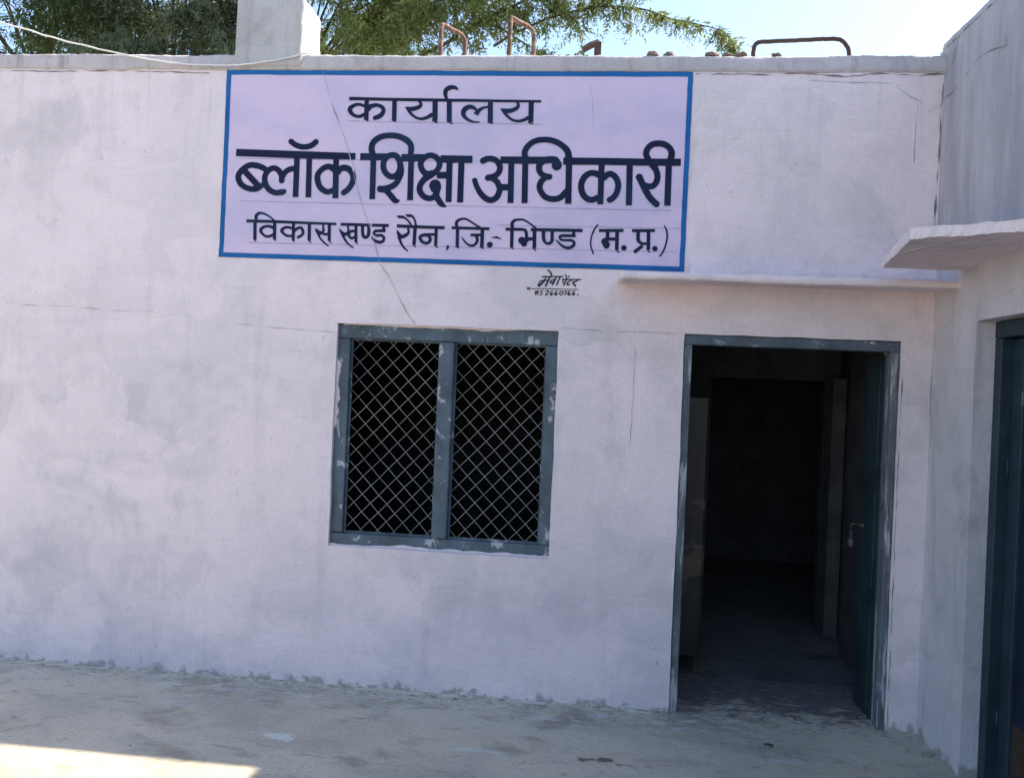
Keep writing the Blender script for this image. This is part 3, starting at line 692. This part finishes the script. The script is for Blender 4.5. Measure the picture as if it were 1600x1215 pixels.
 'painter': '''L 513.1,2340.1,7.1 631.9,2344.3,7.0
S 542.3,2379.6,6.6 556.1,2366.7,9.2 564.4,2353.8,8.8 566.0,2341.7,7.7
S 537.4,2339.7,6.2 527.2,2321.8,7.1 510.3,2303.6,7.9 497.5,2292.2,9.3 496.6,2287.3,8.8 506.3,2292.5,7.9 531.7,2319.7,6.6
S 490.9,2292.0,2.2 499.0,2308.8,5.7 511.9,2318.0,6.6 549.2,2322.0,6.6
L 558.3,2340.4,9.2 533.5,2286.7,9.3
S 588.6,2329.1,7.0 569.0,2323.0,7.0 560.6,2314.0,7.9 563.1,2306.3,7.5 576.0,2313.3,7.0 588.6,2328.0,7.0
L 592.5,2340.3,7.9 572.0,2294.5,7.9
L 613.3,2342.0,7.9 594.0,2295.1,7.9
L 623.8,2328.0,7.5 728.9,2330.0,6.6
L 642.3,2357.1,6.6 650.6,2328.8,6.6
D 659.9,2345.5,9.7
S 632.6,2327.1,6.1 628.7,2316.0,6.1 633.4,2309.5,6.1 645.2,2316.5,6.1
L 648.0,2326.5,6.6 633.7,2292.4,6.6
S 679.7,2328.5,5.3 661.6,2317.0,6.6 653.2,2307.9,7.9 655.7,2300.3,7.9 669.3,2301.8,6.6
S 712.0,2327.3,5.7 696.6,2318.0,7.0 683.6,2315.0,8.8 688.4,2304.6,8.8 700.3,2294.0,10.1
L 460.8,2271.9,4.0 535.8,2274.6,4.0 623.9,2274.0,4.0 717.1,2275.4,3.9
S 433.8,2281.4,3.5 436.6,2268.3,5.7 446.8,2277.9,5.3 448.7,2270.8,4.9 444.0,2261.4,3.1
D 459.8,2268.5,4.9
S 490.1,2258.9,5.7 480.3,2256.8,5.7 478.4,2248.6,5.7 485.7,2249.0,5.7 490.2,2257.8,5.7
L 489.1,2257.7,5.3 481.1,2237.6,5.3
L 489.0,2259.5,4.0 497.8,2260.9,4.0
L 497.7,2261.3,5.3 492.1,2238.6,5.3
L 524.2,2263.2,4.8 512.1,2262.2,4.9
S 512.5,2262.2,4.9 509.1,2253.9,5.3 517.0,2251.3,5.3 515.1,2242.4,5.3 503.2,2237.9,4.4
S 536.5,2258.6,4.8 547.3,2264.2,5.3 553.6,2260.4,5.7 545.7,2249.6,5.3 534.6,2240.9,5.3
L 533.3,2240.4,5.3 549.3,2242.6,5.3
S 577.0,2264.9,4.4 566.3,2257.9,5.7 562.4,2245.7,5.7 569.3,2240.4,5.7 575.6,2246.1,5.7 572.6,2250.0,5.3 563.9,2247.1,4.8
S 602.3,2265.7,4.4 591.6,2258.7,5.7 587.7,2246.5,5.7 594.5,2241.2,5.7 600.9,2246.9,5.7 597.9,2250.8,5.3 589.2,2247.9,4.8
S 624.4,2263.1,5.5 615.8,2258.4,5.5 615.2,2246.3,5.5 623.1,2243.2,5.5 632.5,2252.3,5.5 633.3,2261.1,5.5 624.0,2263.0,5.5
L 639.8,2263.5,4.8 653.3,2265.7,4.8
L 652.2,2265.7,5.7 642.0,2241.6,5.7
S 673.6,2267.9,4.4 662.9,2261.0,6.1 659.0,2248.7,6.1 665.9,2242.4,6.1 672.2,2248.7,6.1 669.2,2253.0,6.1 660.5,2250.1,4.8
S 699.8,2268.7,4.4 688.1,2261.7,5.7 684.2,2249.5,5.7 691.0,2244.2,5.7 697.4,2249.9,5.7 694.4,2253.8,5.3 685.7,2250.9,4.8
D 714.0,2246.1,8.8''',
}

def brush_mesh(text, res, off):
    """union of tapered brush strokes (type, then x,z,width in mm), filled by marching squares, laid off the wall face"""
    segs = []
    for ln in text.strip().split('\n'):
        q = ln.split(); pts = [np.array([float(a) for a in t.split(',')]) for t in q[1:]]
        if q[0] == 'D': segs.append(('d', pts[0], pts[0])); continue
        if q[0] == 'S': pts = spline(pts, 6)
        wv = [nz(p[0]*0.012, p[1]*0.012, 3.3)*0.05 for p in pts]
        pts = [np.array([p[0], p[1], max(1.0, p[2])*(1+k)]) for p, k in zip(pts, wv)]
        for i, (a, b) in enumerate(zip(pts, pts[1:])):
            segs.append(('b', a, b))
            if i > 0: segs.append(('d', a, a))
    allp = np.array([s[i] for s in segs for i in (1, 2)]); pad = allp[:, 2].max()+4*res
    x0, z0 = allp[:, 0].min()-pad, allp[:, 1].min()-pad
    nx, nzz = int((allp[:, 0].max()+pad-x0)/res)+2, int((allp[:, 1].max()+pad-z0)/res)+2
    F = np.full((nzz, nx), 99.0)
    for k, a, b in segs:
        e = max(a[2], b[2])/2+3*res
        i0, i1 = max(0, int((min(a[0], b[0])-e-x0)/res)), min(nx, int((max(a[0], b[0])+e-x0)/res)+2)
        j0, j1 = max(0, int((min(a[1], b[1])-e-z0)/res)), min(nzz, int((max(a[1], b[1])+e-z0)/res)+2)
        X, Z = np.meshgrid(x0+res*np.arange(i0, i1), z0+res*np.arange(j0, j1))
        if k == 'd': d = np.hypot(X-a[0], Z-a[1])-a[2]/2
        else:
            L = max(1e-6, math.hypot(b[0]-a[0], b[1]-a[1])); ux, uz = (b[0]-a[0])/L, (b[1]-a[1])/L
            t = (X-a[0])*ux+(Z-a[1])*uz; pr = np.abs((X-a[0])*uz-(Z-a[1])*ux)
            hw = (a[2]+(b[2]-a[2])*np.clip(t/L, 0, 1))/2
            d = np.maximum(pr-hw, np.maximum(-t, t-L))
        F[j0:j1, i0:i1] = np.minimum(F[j0:j1, i0:i1], d)
    ins = F < 0; cnt = ins[:-1, :-1].astype(int)+ins[1:, :-1]+ins[:-1, 1:]+ins[1:, 1:]
    mb = MB()
    def P(i, j): x, z = (x0+res*i)/1000, (z0+res*j)/1000; return (x, wd(x, z)-off, z)
    for j in range(nzz-1):
        row = cnt[j]; i = 0
        for i in np.nonzero((row > 0) & (row < 4))[0]:
            c = [(i, j), (i+1, j), (i+1, j+1), (i, j+1)]; poly = []
            for k in range(4):
                (ai, aj), (bi, bj) = c[k], c[(k+1) % 4]; fa, fb = F[aj, ai], F[bj, bi]
                if fa < 0: poly.append(P(ai, aj))
                if (fa < 0) != (fb < 0): t = fa/(fa-fb); poly.append(P(ai+(bi-ai)*t, aj+(bj-aj)*t))
            if len(poly) > 2: mb.add(poly, [tuple(range(len(poly)))])
        full = np.nonzero(row == 4)[0]
        if len(full):
            runs = np.split(full, np.nonzero(np.diff(full) > 1)[0]+1)
            for r_ in runs:
                for a in range(r_[0], r_[-1]+1, 18):
                    b = min(a+18, r_[-1]+1); mb.add([P(a, j), P(b, j), P(b, j+1), P(a, j+1)], [(0, 1, 2, 3)])
    return mb
sign = empty('painted_sign', (0.0, 0.0, 2.40), 'large lavender wall sign with a blue border and navy Hindi lettering above the window', 'sign')
SC = [(-1.346, 2.399), (1.281, 2.389), (1.284, 3.470), (-1.344, 3.470)]      # corners: bottom left, bottom right, top right, top left
def sp(u, v):
    a = (SC[0][0]*(1-u)+SC[1][0]*u, SC[0][1]*(1-u)+SC[1][1]*u); b = (SC[3][0]*(1-u)+SC[2][0]*u, SC[3][1]*(1-u)+SC[2][1]*u)
    return a[0]*(1-v)+b[0]*v, a[1]*(1-v)+b[1]*v
nu, nv = 70, 28; mb = MB(); vs = []
for j in range(nv+1):
    for i in range(nu+1):
        x, z = sp(0.006+0.988*i/nu, 0.012+0.976*j/nv); vs.append((x, wd(x, z)-0.0022, z))
mb.add(vs, [(j*(nu+1)+i, j*(nu+1)+i+1, (j+1)*(nu+1)+i+1, (j+1)*(nu+1)+i) for j in range(nv) for i in range(nu)])
mb.build('field', M['sign_field'], sign, True)
def border_text():
    c = [(SC[i][0]*1000, SC[i][1]*1000) for i in range(4)]; ins = 13; rows = []
    c = [(c[0][0]+ins, c[0][1]+ins), (c[1][0]-ins, c[1][1]+ins), (c[2][0]-ins, c[2][1]-ins), (c[3][0]+ins, c[3][1]-ins)]
    for k in range(4):
        a, b = c[k], c[(k+1) % 4]; n = 24; L = math.hypot(b[0]-a[0], b[1]-a[1]); ux, uz = (b[0]-a[0])/L, (b[1]-a[1])/L
        pts = []
        for i in range(n+1):
            t = -ins/L+(1+2*ins/L)*i/n; wv = 2.2*nz(i*0.8, k*5.5, 1); pts.append('%.1f,%.1f,%.1f' % (a[0]+(b[0]-a[0])*t-uz*wv, a[1]+(b[1]-a[1])*t+ux*wv, 27+2.5*nz(i*0.7, k*3, 8)))
        rows.append('L '+' '.join(pts))
    return '\n'.join(rows)
brush_mesh(border_text(), 3.0, 0.0036).build('border', M['sign_blue'], sign)
for k in ('one', 'two', 'three'): brush_mesh(STROKES[k], 2.0, 0.0050).build('lettering', M['sign_navy'], sign)
sig = empty('painter_signature', (0.45, 0.0, 2.30), "small black brush-written painter's name and phone number below the sign", 'signature')
brush_mesh(STROKES['painter'], 0.8, 0.0022).build('lettering', M['ink'], sig)
GL = '\n'.join('L '+' '.join('%d,%d,3' % (a+(b-a)*i/12, z0+(z1-z0)*i/12) for i in range(13)) for a, b, z0, z1 in
               ((-620, 480, 3185, 3178), (-1240, 1200, 2722, 2718), (-1240, 1230, 2965, 2975), (-1180, 1240, 2486, 2494), (250, 1250, 2618, 2622)))
brush_mesh(GL, 1.5, 0.0042).build('pencil_line', M['pencil'], sign)

# -------- cracks and joints in the plaster
def crack(pts, wmm, mat, off, parent, T=None, ud=None, seed=0):
    q = []
    for (a, b) in zip(pts, pts[1:]):
        n = max(2, int(math.hypot(b[0]-a[0], b[1]-a[1])/0.018))
        for i in range(n): q.append((a[0]+(b[0]-a[0])*i/n, a[1]+(b[1]-a[1])*i/n))
    q.append(pts[-1]); vs = []; fs = []
    for i, (x, z) in enumerate(q):
        x += 0.004*nz(x*40, z*40, seed)+0.003*nz(i*0.9, seed, 2); z += 0.004*nz(x*40, z*40, seed+4)
        a = q[max(0, i-1)]; b = q[min(len(q)-1, i+1)]; L = math.hypot(b[0]-a[0], b[1]-a[1]) or 1
        nxv, nzv = -(b[1]-a[1])/L, (b[0]-a[0])/L
        hw = wmm/2000*max(0.06, 0.45+1.5*nz(i*0.19, seed, 6))
        for s in (1, -1):
            xx, zz = x+nxv*hw*s, z+nzv*hw*s; d = (ud or wd)(xx, zz)-off; vs.append((T or TF)(xx, d, zz))
        if i: fs.append((2*i-2, 2*i-1, 2*i+1, 2*i))
    mb = MB(); mb.add(vs, fs); return mb.build('crack', mat, parent)
crack([(-0.778, 3.47), (-0.747, 3.364), (-0.705, 3.248), (-0.651, 3.129), (-0.605, 3.003), (-0.561, 2.841), (-0.518, 2.715), (-0.46, 2.565), (-0.403, 2.40)], 5, M['crack_pale'], 0.0060, sign, seed=1)
crack([(-0.634, 3.085), (-0.622, 3.045), (-0.600, 2.985), (-0.588, 2.935), (-0.575, 2.90)], 7, M['crack_white'], 0.0070, sign, seed=2)
crack([(-0.403, 2.385), (-0.346, 2.316), (-0.298, 2.224), (-0.235, 2.118), (-0.188, 2.055)], 4, M['crack'], 0.0015, office, seed=3)
crack([(0.686, 3.44), (0.728, 3.408), (0.75, 3.303), (0.759, 3.163)], 3, M['crack_pale'], 0.0042, sign, seed=4)
crack([(2.585, 3.42), (2.572, 3.25), (2.577, 3.146), (2.575, 3.048), (2.570, 2.88), (2.566, 2.70), (2.568, 2.50)], 9, M['crack'], 0.0030, office, seed=5)
crack([(-2.75, 3.462), (-2.4, 3.458), (-2.0, 3.464), (-1.7, 3.459), (-1.45, 3.452)], 8, M['crack'], 0.0030, office, seed=6)
crack([(1.30, 3.462), (1.68, 3.458), (1.846, 3.466), (2.079, 3.450), (2.274, 3.468), (2.437, 3.458), (2.59, 3.468)], 8, M['crack'], 0.0030, office, seed=7)
crack([(1.9, 3.43), (2.1, 3.42), (2.326, 3.417), (2.41, 3.35), (2.476, 3.317), (2.51, 3.267), (2.575, 3.30)], 5, M['crack_pale'], 0.0022, office, seed=8)
crack([(2.46, 3.30), (2.453, 3.232), (2.451, 3.131), (2.45, 2.996)], 7, M['crack_pale'], 0.0022, office, seed=9)
crack([(1.036, 2.059), (1.039, 1.91), (1.037, 1.7), (1.032, 1.421)], 4, M['crack_pale'], 0.0022, office, seed=10)
crack([(0.642, 2.063), (0.852, 2.053), (1.036, 2.056), (1.297, 2.052)], 4, M['crack_pale'], 0.0024, office, seed=11)
crack([(-2.639, 2.09), (-2.437, 2.085), (-2.198, 2.085), (-2.0, 2.07), (-1.726, 2.075)], 3, M['crack_pale'], 0.0022, office, seed=12)
crack([(-1.223, 2.022), (-0.994, 2.005), (-0.731, 1.996), (-0.64, 1.99)], 3.5, M['crack_pale'], 0.0022, office, seed=13)
crack([(2.44, 1.95), (2.434, 1.491), (2.436, 0.815), (2.438, 0.02)], 5, M['crack'], 0.0018, office, seed=14)
#crack([(-2.6, 0.045), (-2.0, 0.04), (-1.3, 0.035), (-0.6, 0.04), (0.2, 0.035), (0.9, 0.03), (1.28, 0.03)], 12, M['crack'], 0.0040, office, seed=15)
for k, c in enumerate(([(0.163, 3.60), (0.134, 3.555), (0.104, 3.493), (0.057, 3.463), (0.03, 3.44)], [(0.033, 3.332), (0.106, 3.325), (0.159, 3.35)],
                       [(0.617, 3.382), (0.637, 3.339), (0.587, 3.349), (0.496, 3.378), (0.376, 3.394), (0.25, 3.36)], [(0.012, 1.971), (0.010, 1.802), (0.012, 1.666)])):
    crack(c, 6, M['crack'], 0.004, wing, TW, wwd, 20+k)

# ---------------------------------------------------------------- things on the roof edge
def rebar(pts, r, label, name='rusty_bar_loop'):
    mb = MB(); mb.tube([Vector(q)+0.0022*noise.noise_vector(Vector(q)*60) for q in spline(pts, 10)], r, 10)
    return tag(mb.build(name, M['rust_dark' if r < 0.013 else 'rust'], None, True), label, 'bar loop', 'bent rusty bars standing on the roof edge')
rebar([(-0.130, 0.100, 3.530), (-0.130, 0.100, 3.680), (-0.130, 0.100, 3.752), (-0.124, 0.109, 3.780), (-0.094, 0.151, 3.780), (-0.043, 0.223, 3.780), (-0.022, 0.252, 3.760), (-0.018, 0.258, 3.720), (-0.018, 0.258, 3.600), (-0.018, 0.258, 3.530)], 0.0135, 'shorter of the two narrow rusty bar loops, nearest the pillar')
rebar([(0.266, 0.100, 3.530), (0.266, 0.100, 3.703), (0.266, 0.100, 3.791), (0.273, 0.109, 3.819), (0.305, 0.152, 3.819), (0.362, 0.227, 3.819), (0.385, 0.257, 3.799), (0.389, 0.263, 3.759), (0.389, 0.263, 3.600), (0.389, 0.263, 3.530)], 0.0135, 'taller narrow rusty bent bar loop on the roof edge in front of the branches')
rebar([(1.623, 0.120, 3.581), (1.621, 0.120, 3.624), (1.626, 0.120, 3.666), (1.653, 0.120, 3.687), (1.715, 0.120, 3.691), (1.903, 0.120, 3.700), (2.056, 0.120, 3.705), (2.097, 0.120, 3.691), (2.126, 0.120, 3.653), (2.134, 0.120, 3.611), (2.136, 0.120, 3.576)], 0.0120, 'wide low rusty bent bar loop on the roof edge above the door')

ang = empty('angle_iron', (0.76, 0.15, 3.55), 'dark rusted angle-iron stub with a bent arm on the roof edge right of the loops', 'iron stub')
mb = MB(); mb.box(0.744, 0.784, 0.140, 0.150, 3.54, 3.70, 0.001); mb.box(0.775, 0.784, 0.150, 0.180, 3.54, 3.66, 0.001); mb.build('post', M['rust_dark'], ang)
mb = MB(); mb.tube([(0.770, 0.142, 3.694), (0.727, 0.138, 3.678), (0.680, 0.134, 3.648)], [0.021, 0.020, 0.018], 4); mb.build('bent_arm', M['rust_dark'], ang)
CABLE = [(-7.5, 1.2, 5.6), (-5.6, 0.6, 4.75), (-3.9, 0.1, 4.05), (-2.74, -0.022, 3.739), (-2.355, -0.026, 3.634), (-1.976, -0.030, 3.550), (-1.819, -0.031, 3.521), (-1.605, -0.030, 3.494), (-1.42, -0.031, 3.487),
         (-1.28, -0.034, 3.486), (-1.129, -0.034, 3.502), (-1.017, -0.034, 3.520), (-0.93, -0.030, 3.540), (-0.87, -0.016, 3.562), (-0.80, 0.06, 3.570), (-0.72, 0.22, 3.568), (-0.6, 0.6, 3.556)]
mb = MB(); mb.tube([Vector(q)+0.004*Vector((0, 0, nz(i*0.5, 2, 1))) for i, q in enumerate(spline(CABLE, 8))], 0.0046, 8)
tag(mb.build('cable', M['cable'], None, True), 'thin white cable sagging from upper left across the wall top to the pillar foot', 'cable')
STN = [(1.07, 0.030, 'brown chip of rubble on the roof edge, nearest the bent iron stub'), (1.154, 0.026, 'second bit of rubble right of the bent iron stub'), (1.383, 0.030, 'rubble crumb on the roof edge under the drooping branch tip'),
       (1.463, 0.022, 'tiny rubble crumb on the roof edge just right of the drooping branch tip'), (1.535, 0.028, 'rubble crumb on the roof edge just left of the wide low bar loop'), (1.72, 0.022, 'rubble crumb on the roof edge inside the wide low bar loop')]
for i, (x, s, lab) in enumerate(STN):
    s *= 0.78
    bm = bmesh.new(); bmesh.ops.create_icosphere(bm, subdivisions=3, radius=1)
    for q in bm.verts:
        d = 1+0.45*noise.noise(q.co*1.3+Vector((i*5, 0, 0)))+0.2*noise.noise(q.co*3.1+Vector((0, i*3, 0))); q.co = Vector((q.co.x*s*1.4*d, q.co.y*s*0.8*d, max(-0.4, q.co.z)*s*0.85*d))
    me = bpy.data.meshes.new('rubble_bit'); bm.to_mesh(me); bm.free()
    o = link('rubble_bit', me, M['stone'], None, True); o.location = (x, 0.012, 3.568); tag(o, lab, 'rubble', 'crumbs of rubble on the roof edge')
mb = MB(); mb.tube([(1.735, -0.318, 0.012), (1.755, -0.316, 0.014), (1.778, -0.322, 0.010)], 0.005, 6)
tag(mb.build('twig', M['bark'], None, True), 'short dark twig lying on the cement in front of the doorway', 'twig')

# grit and crumbs of limewash swept against the foot of the walls
mb = MB()
for i in range(1500):
    if i < 1000: x = random.uniform(-3.2, 2.55); y = -0.02-abs(random.gauss(0, 0.11)); 
    elif i < 1300: x = XC-0.02-abs(random.gauss(0, 0.10)); y = random.uniform(-1.2, -0.02)
    else: x = random.uniform(-3.0, 2.5); y = random.uniform(-1.2, -0.1)
    s = random.uniform(0.0016, 0.0042)*(1.7 if random.random() < 0.06 else 1); z = 0.0038*nz(x*0.9, y*0.9, 3)+0.0016*nz(x*4, y*4, 1)
    a = random.uniform(0, 3); q = [(x+s*math.cos(a+k*1.57)*random.uniform(.7, 1.3), y+s*math.sin(a+k*1.57)*random.uniform(.7, 1.3), z-0.001) for k in range(4)]
    mb.add(q+[(x, y, z+s*random.uniform(.6, 1.1))], [(0, 1, 4), (1, 2, 4), (2, 3, 4), (3, 0, 4)])
M['grit'] = paint('grit', (0.44, 0.42, 0.40), 0.95, (0.14, 0.13, 0.11), 0.47, 0.50, (60, 60, 1))
tag(mb.build('grit', M['grit']), 'fine grit and limewash crumbs along the foot of the walls', 'grit', kind='stuff')

# ---------------------------------------------------------------- trees behind the roof
def foliage(name, mat, parent, clumps, per, paths=(), droop=0.55, size=1.0, spread=0.10):
    """fronds: each a short rachis with rows of narrow drooping leaflets; every leaflet its own small face"""
    V = []
    anchors = []
    for (c, r) in clumps:
        k = max(4, int(per*(r/0.5)**1.5))
        d = rng.normal(size=(k, 3)); d /= np.linalg.norm(d, axis=1)[:, None]; rad = r*rng.random(k)**0.45
        anchors.append(np.array(c)+d*rad[:, None]*np.array([1.15, 1.0, 0.8]))
    for pts, k in paths:
        q = np.array(spline(pts, 10)); t = rng.random(k)*(len(q)-1.001); i = t.astype(int); f = (t-i)[:, None]
        anchors.append(q[i]*(1-f)+q[i+1]*f+rng.normal(size=(k, 3))*0.018)
    A = np.vstack(anchors); N = len(A); K = 14
    dirs = rng.normal(size=(N, 3)); dirs[:, 2] = -droop+0.5*dirs[:, 2]; dirs /= np.linalg.norm(dirs, axis=1)[:, None]
    L = (0.16+0.14*rng.random(N))*size
    side = np.cross(dirs, rng.normal(size=(N, 3))); side /= np.linalg.norm(side, axis=1)[:, None]
    for k in range(K):
        t = (k//2+0.5)/(K/2); s = 1 if k % 2 else -1
        base = A+dirs*(L*t)[:, None]; base[:, 2] -= 0.05*size*t*t
        ld = side*s*0.75+dirs*0.55+rng.normal(size=(N, 3))*0.22; ld[:, 2] -= 0.25; ld /= np.linalg.norm(ld, axis=1)[:, None]
        ll = (0.060+0.045*rng.random(N))*size*(1.1-0.5*t); nrm = np.cross(ld, rng.normal(size=(N, 3))); nrm /= np.linalg.norm(nrm, axis=1)[:, None]
        wd_ = ll*0.15
        tip = base+ld*ll[:, None]; mid = base+ld*(ll*0.45)[:, None]
        V.append(np.stack([base, mid+nrm*wd_[:, None], tip, mid-nrm*wd_[:, None]], 1))
    V = np.concatenate(V, 0).reshape(-1, 3); nq = len(V)//4
    me = bpy.data.meshes.new(name); me.vertices.add(len(V)); me.vertices.foreach_set('co', V.astype(np.float32).ravel())
    me.loops.add(nq*4); me.loops.foreach_set('vertex_index', np.arange(nq*4, dtype=np.int32))
    me.polygons.add(nq); me.polygons.foreach_set('loop_start', np.arange(0, nq*4, 4, dtype=np.int32)); me.update(calc_edges=True); me.validate()
    return link(name, me, mat, parent)
def px8(px, py, y=8.0):       # drawing helper: the tree was sketched on a plate 8 m behind the wall; deeper points scale out from the viewer's height
    k = (y+4.3)/12.3; x = -9.362+px*0.01096; z = 7.91-px*0.00005-py*0.01022
    return (0.786+(x-0.786)*k, y, 1.714+(z-1.714)*k)
def limb(pts, ra, rb): q = spline(pts, 8); return [tuple(a) for a in q], [ra+(rb-ra)*i/(len(q)-1) for i in range(len(q))]
def tree(label, base, limbs, mat, clumps, per, paths=(), size=1.0, droop=0.55):
    t = empty('feathery_tree', base, label, 'tree', 'trees behind the office roof')
    mb = MB()
    for (pts, ra, rb) in limbs[:1]: q, r_ = limb(pts, ra, rb); mb.tube(q, r_, 10)
    tr = mb.build('trunk', M['bark'], t, True)
    mb = MB()
    for (pts, ra, rb) in limbs[1:]: q, r_ = limb(pts, ra, rb); mb.tube(q, r_, 7)
    mb.build('branch', M['bark'], t, True)
    foliage('crown', mat, t, clumps, per, paths, droop, size)
    return t
def scatter(n, x0, x1, y0, y1, d0, d1, r0_, r1_):
    return [(px8(random.uniform(x0, x1), random.uniform(y0, y1), random.uniform(d0, d1)), random.uniform(r0_, r1_)) for _ in range(n)]
def twigs(n, hub, x0, x1, y0, y1, d0, d1):
    out = []
    for _ in range(n):
        e = Vector(px8(random.uniform(x0, x1), random.uniform(y0, y1), random.uniform(d0, d1))); h = Vector(hub); mid = h.lerp(e, 0.55)+Vector((random.uniform(-.3, .3), random.uniform(-.3, .3), random.uniform(0, .4)))
        out.append(([tuple(h), tuple(mid), tuple(e)], 0.028, 0.006))
    return out
hub1 = px8(70, 150, 10); hub2 = px8(285, 150, 9.6); hub3 = px8(470, 160, 9.2)
tree('dark green feathery tree at far left behind the roof, crossed by the white cable', (hub1[0], 10, 0), [([(hub1[0], 10, -0.1), (hub1[0]+0.1, 10, 3), hub1], 0.22, 0.13)]+twigs(14, hub1, -150, 190, -180, 70, 8.5, 11),
     M['leaf_dark'], scatter(64, -260, 215, -260, 110, 8.0, 11.5, 0.35, 0.6), 112, size=1.35)
tree('grey-green feathery tree behind the roof, just left of the pillar', (hub2[0], 9.6, 0), [([(hub2[0], 9.6, -0.1), (hub2[0]-0.1, 9.6, 3), hub2], 0.20, 0.12)]+twigs(16, hub2, 180, 400, -180, 60, 8.2, 10.5),
     M['leaf_blue'], scatter(58, 165, 430, -260, 110, 8.0, 11, 0.32, 0.55), 112, size=1.35)
tree('lighter green tree right of the pillar whose last branch droops over the roof edge', (hub3[0], 9.2, 0),
     [([(hub3[0], 9.2, -0.1), (hub3[0]-0.15, 9.2, 3), hub3], 0.19, 0.12),
      ([hub3, px8(610, 118, 8.7), px8(666, 86, 8.3), px8(700, 68, 8.2), px8(740, 38, 8.1), px8(800, 8, 8), px8(870, -40, 8)], 0.042, 0.016),
      ([px8(742, 37, 8.1), px8(775, 42, 8), px8(800, 58, 8), px8(830, 76, 8), px8(862, 92, 8)], 0.022, 0.008),
      ([px8(770, 72, 8), px8(800, 52, 8), px8(850, 28, 8), px8(900, 14, 8), px8(935, 10, 8), px8(985, 15, 8), px8(1020, 28, 8), px8(1060, 37, 8), px8(1095, 48, 8), px8(1109, 66, 8), px8(1116, 86, 8)], 0.022, 0.005),
      ([px8(900, 14, 8), px8(950, -15, 8.1), px8(1000, -40, 8.2)], 0.018, 0.006), ([px8(850, 20, 8), px8(880, -40, 8.4), px8(930, -90, 8.6)], 0.03, 0.01)]+twigs(12, hub3, 430, 700, -180, 60, 8, 10.2),
     M['leaf_light'],
     scatter(60, 420, 680, -240, 105, 8.0, 10.8, 0.30, 0.52)+scatter(34, 600, 780, -240, 25, 7.8, 9.8, 0.28, 0.46)+scatter(24, 740, 960, -220, -30, 7.8, 9, 0.25, 0.42)
     + [(px8(x, y, d), r_) for x, y, d, r_ in ((560, 40, 8.2, .34), (600, 70, 8.3, .28), (630, 50, 8.3, .28), (540, 85, 8.4, .3), (690, 22, 8.2, .26), (655, 45, 8.4, .22), (720, 40, 8.0, .16), (745, 5, 8, .27), (715, -10, 8, .28), (760, 25, 8, .18), (680, 70, 8.2, .15), (650, 80, 8.2, .18), (815, 18, 8, .2), (850, -20, 8, .28), (885, 22, 8, .15), (735, 55, 8, .12), (790, 14, 8, .22), (770, -15, 8, .3), (830, -2, 8, .26), (870, 8, 8, .2), (852, 34, 8, .14),
        (905, 8, 8, .20), (893, 38, 8, .13), (940, 18, 8, .12), (925, -15, 8, .22), (835, 80, 8, .10), (890, 84, 8, .09), (800, 40, 8, .12), (745, 66, 8.1, .11), (975, -28, 8, .14), (965, 0, 8, .08))],
     92, [([px8(935, 10, 8), px8(985, 15, 8), px8(1020, 28, 8), px8(1060, 37, 8), px8(1095, 48, 8), px8(1109, 66, 8), px8(1115, 80, 8)], 120), ([px8(990, 22, 8), px8(975, 32, 8), px8(960, 36, 8)], 9),
          ([px8(742, 37, 8.1), px8(800, 58, 8), px8(862, 90, 8)], 36), ([px8(850, 20, 8), px8(880, -40, 8.4), px8(930, -90, 8.6)], 60), ([px8(900, 14, 8), px8(950, -15, 8.1), px8(1000, -40, 8.2)], 50), ([px8(700, 68, 8.2), px8(740, 38, 8.1), px8(800, 8, 8)], 40)], 1.2, 0.75)
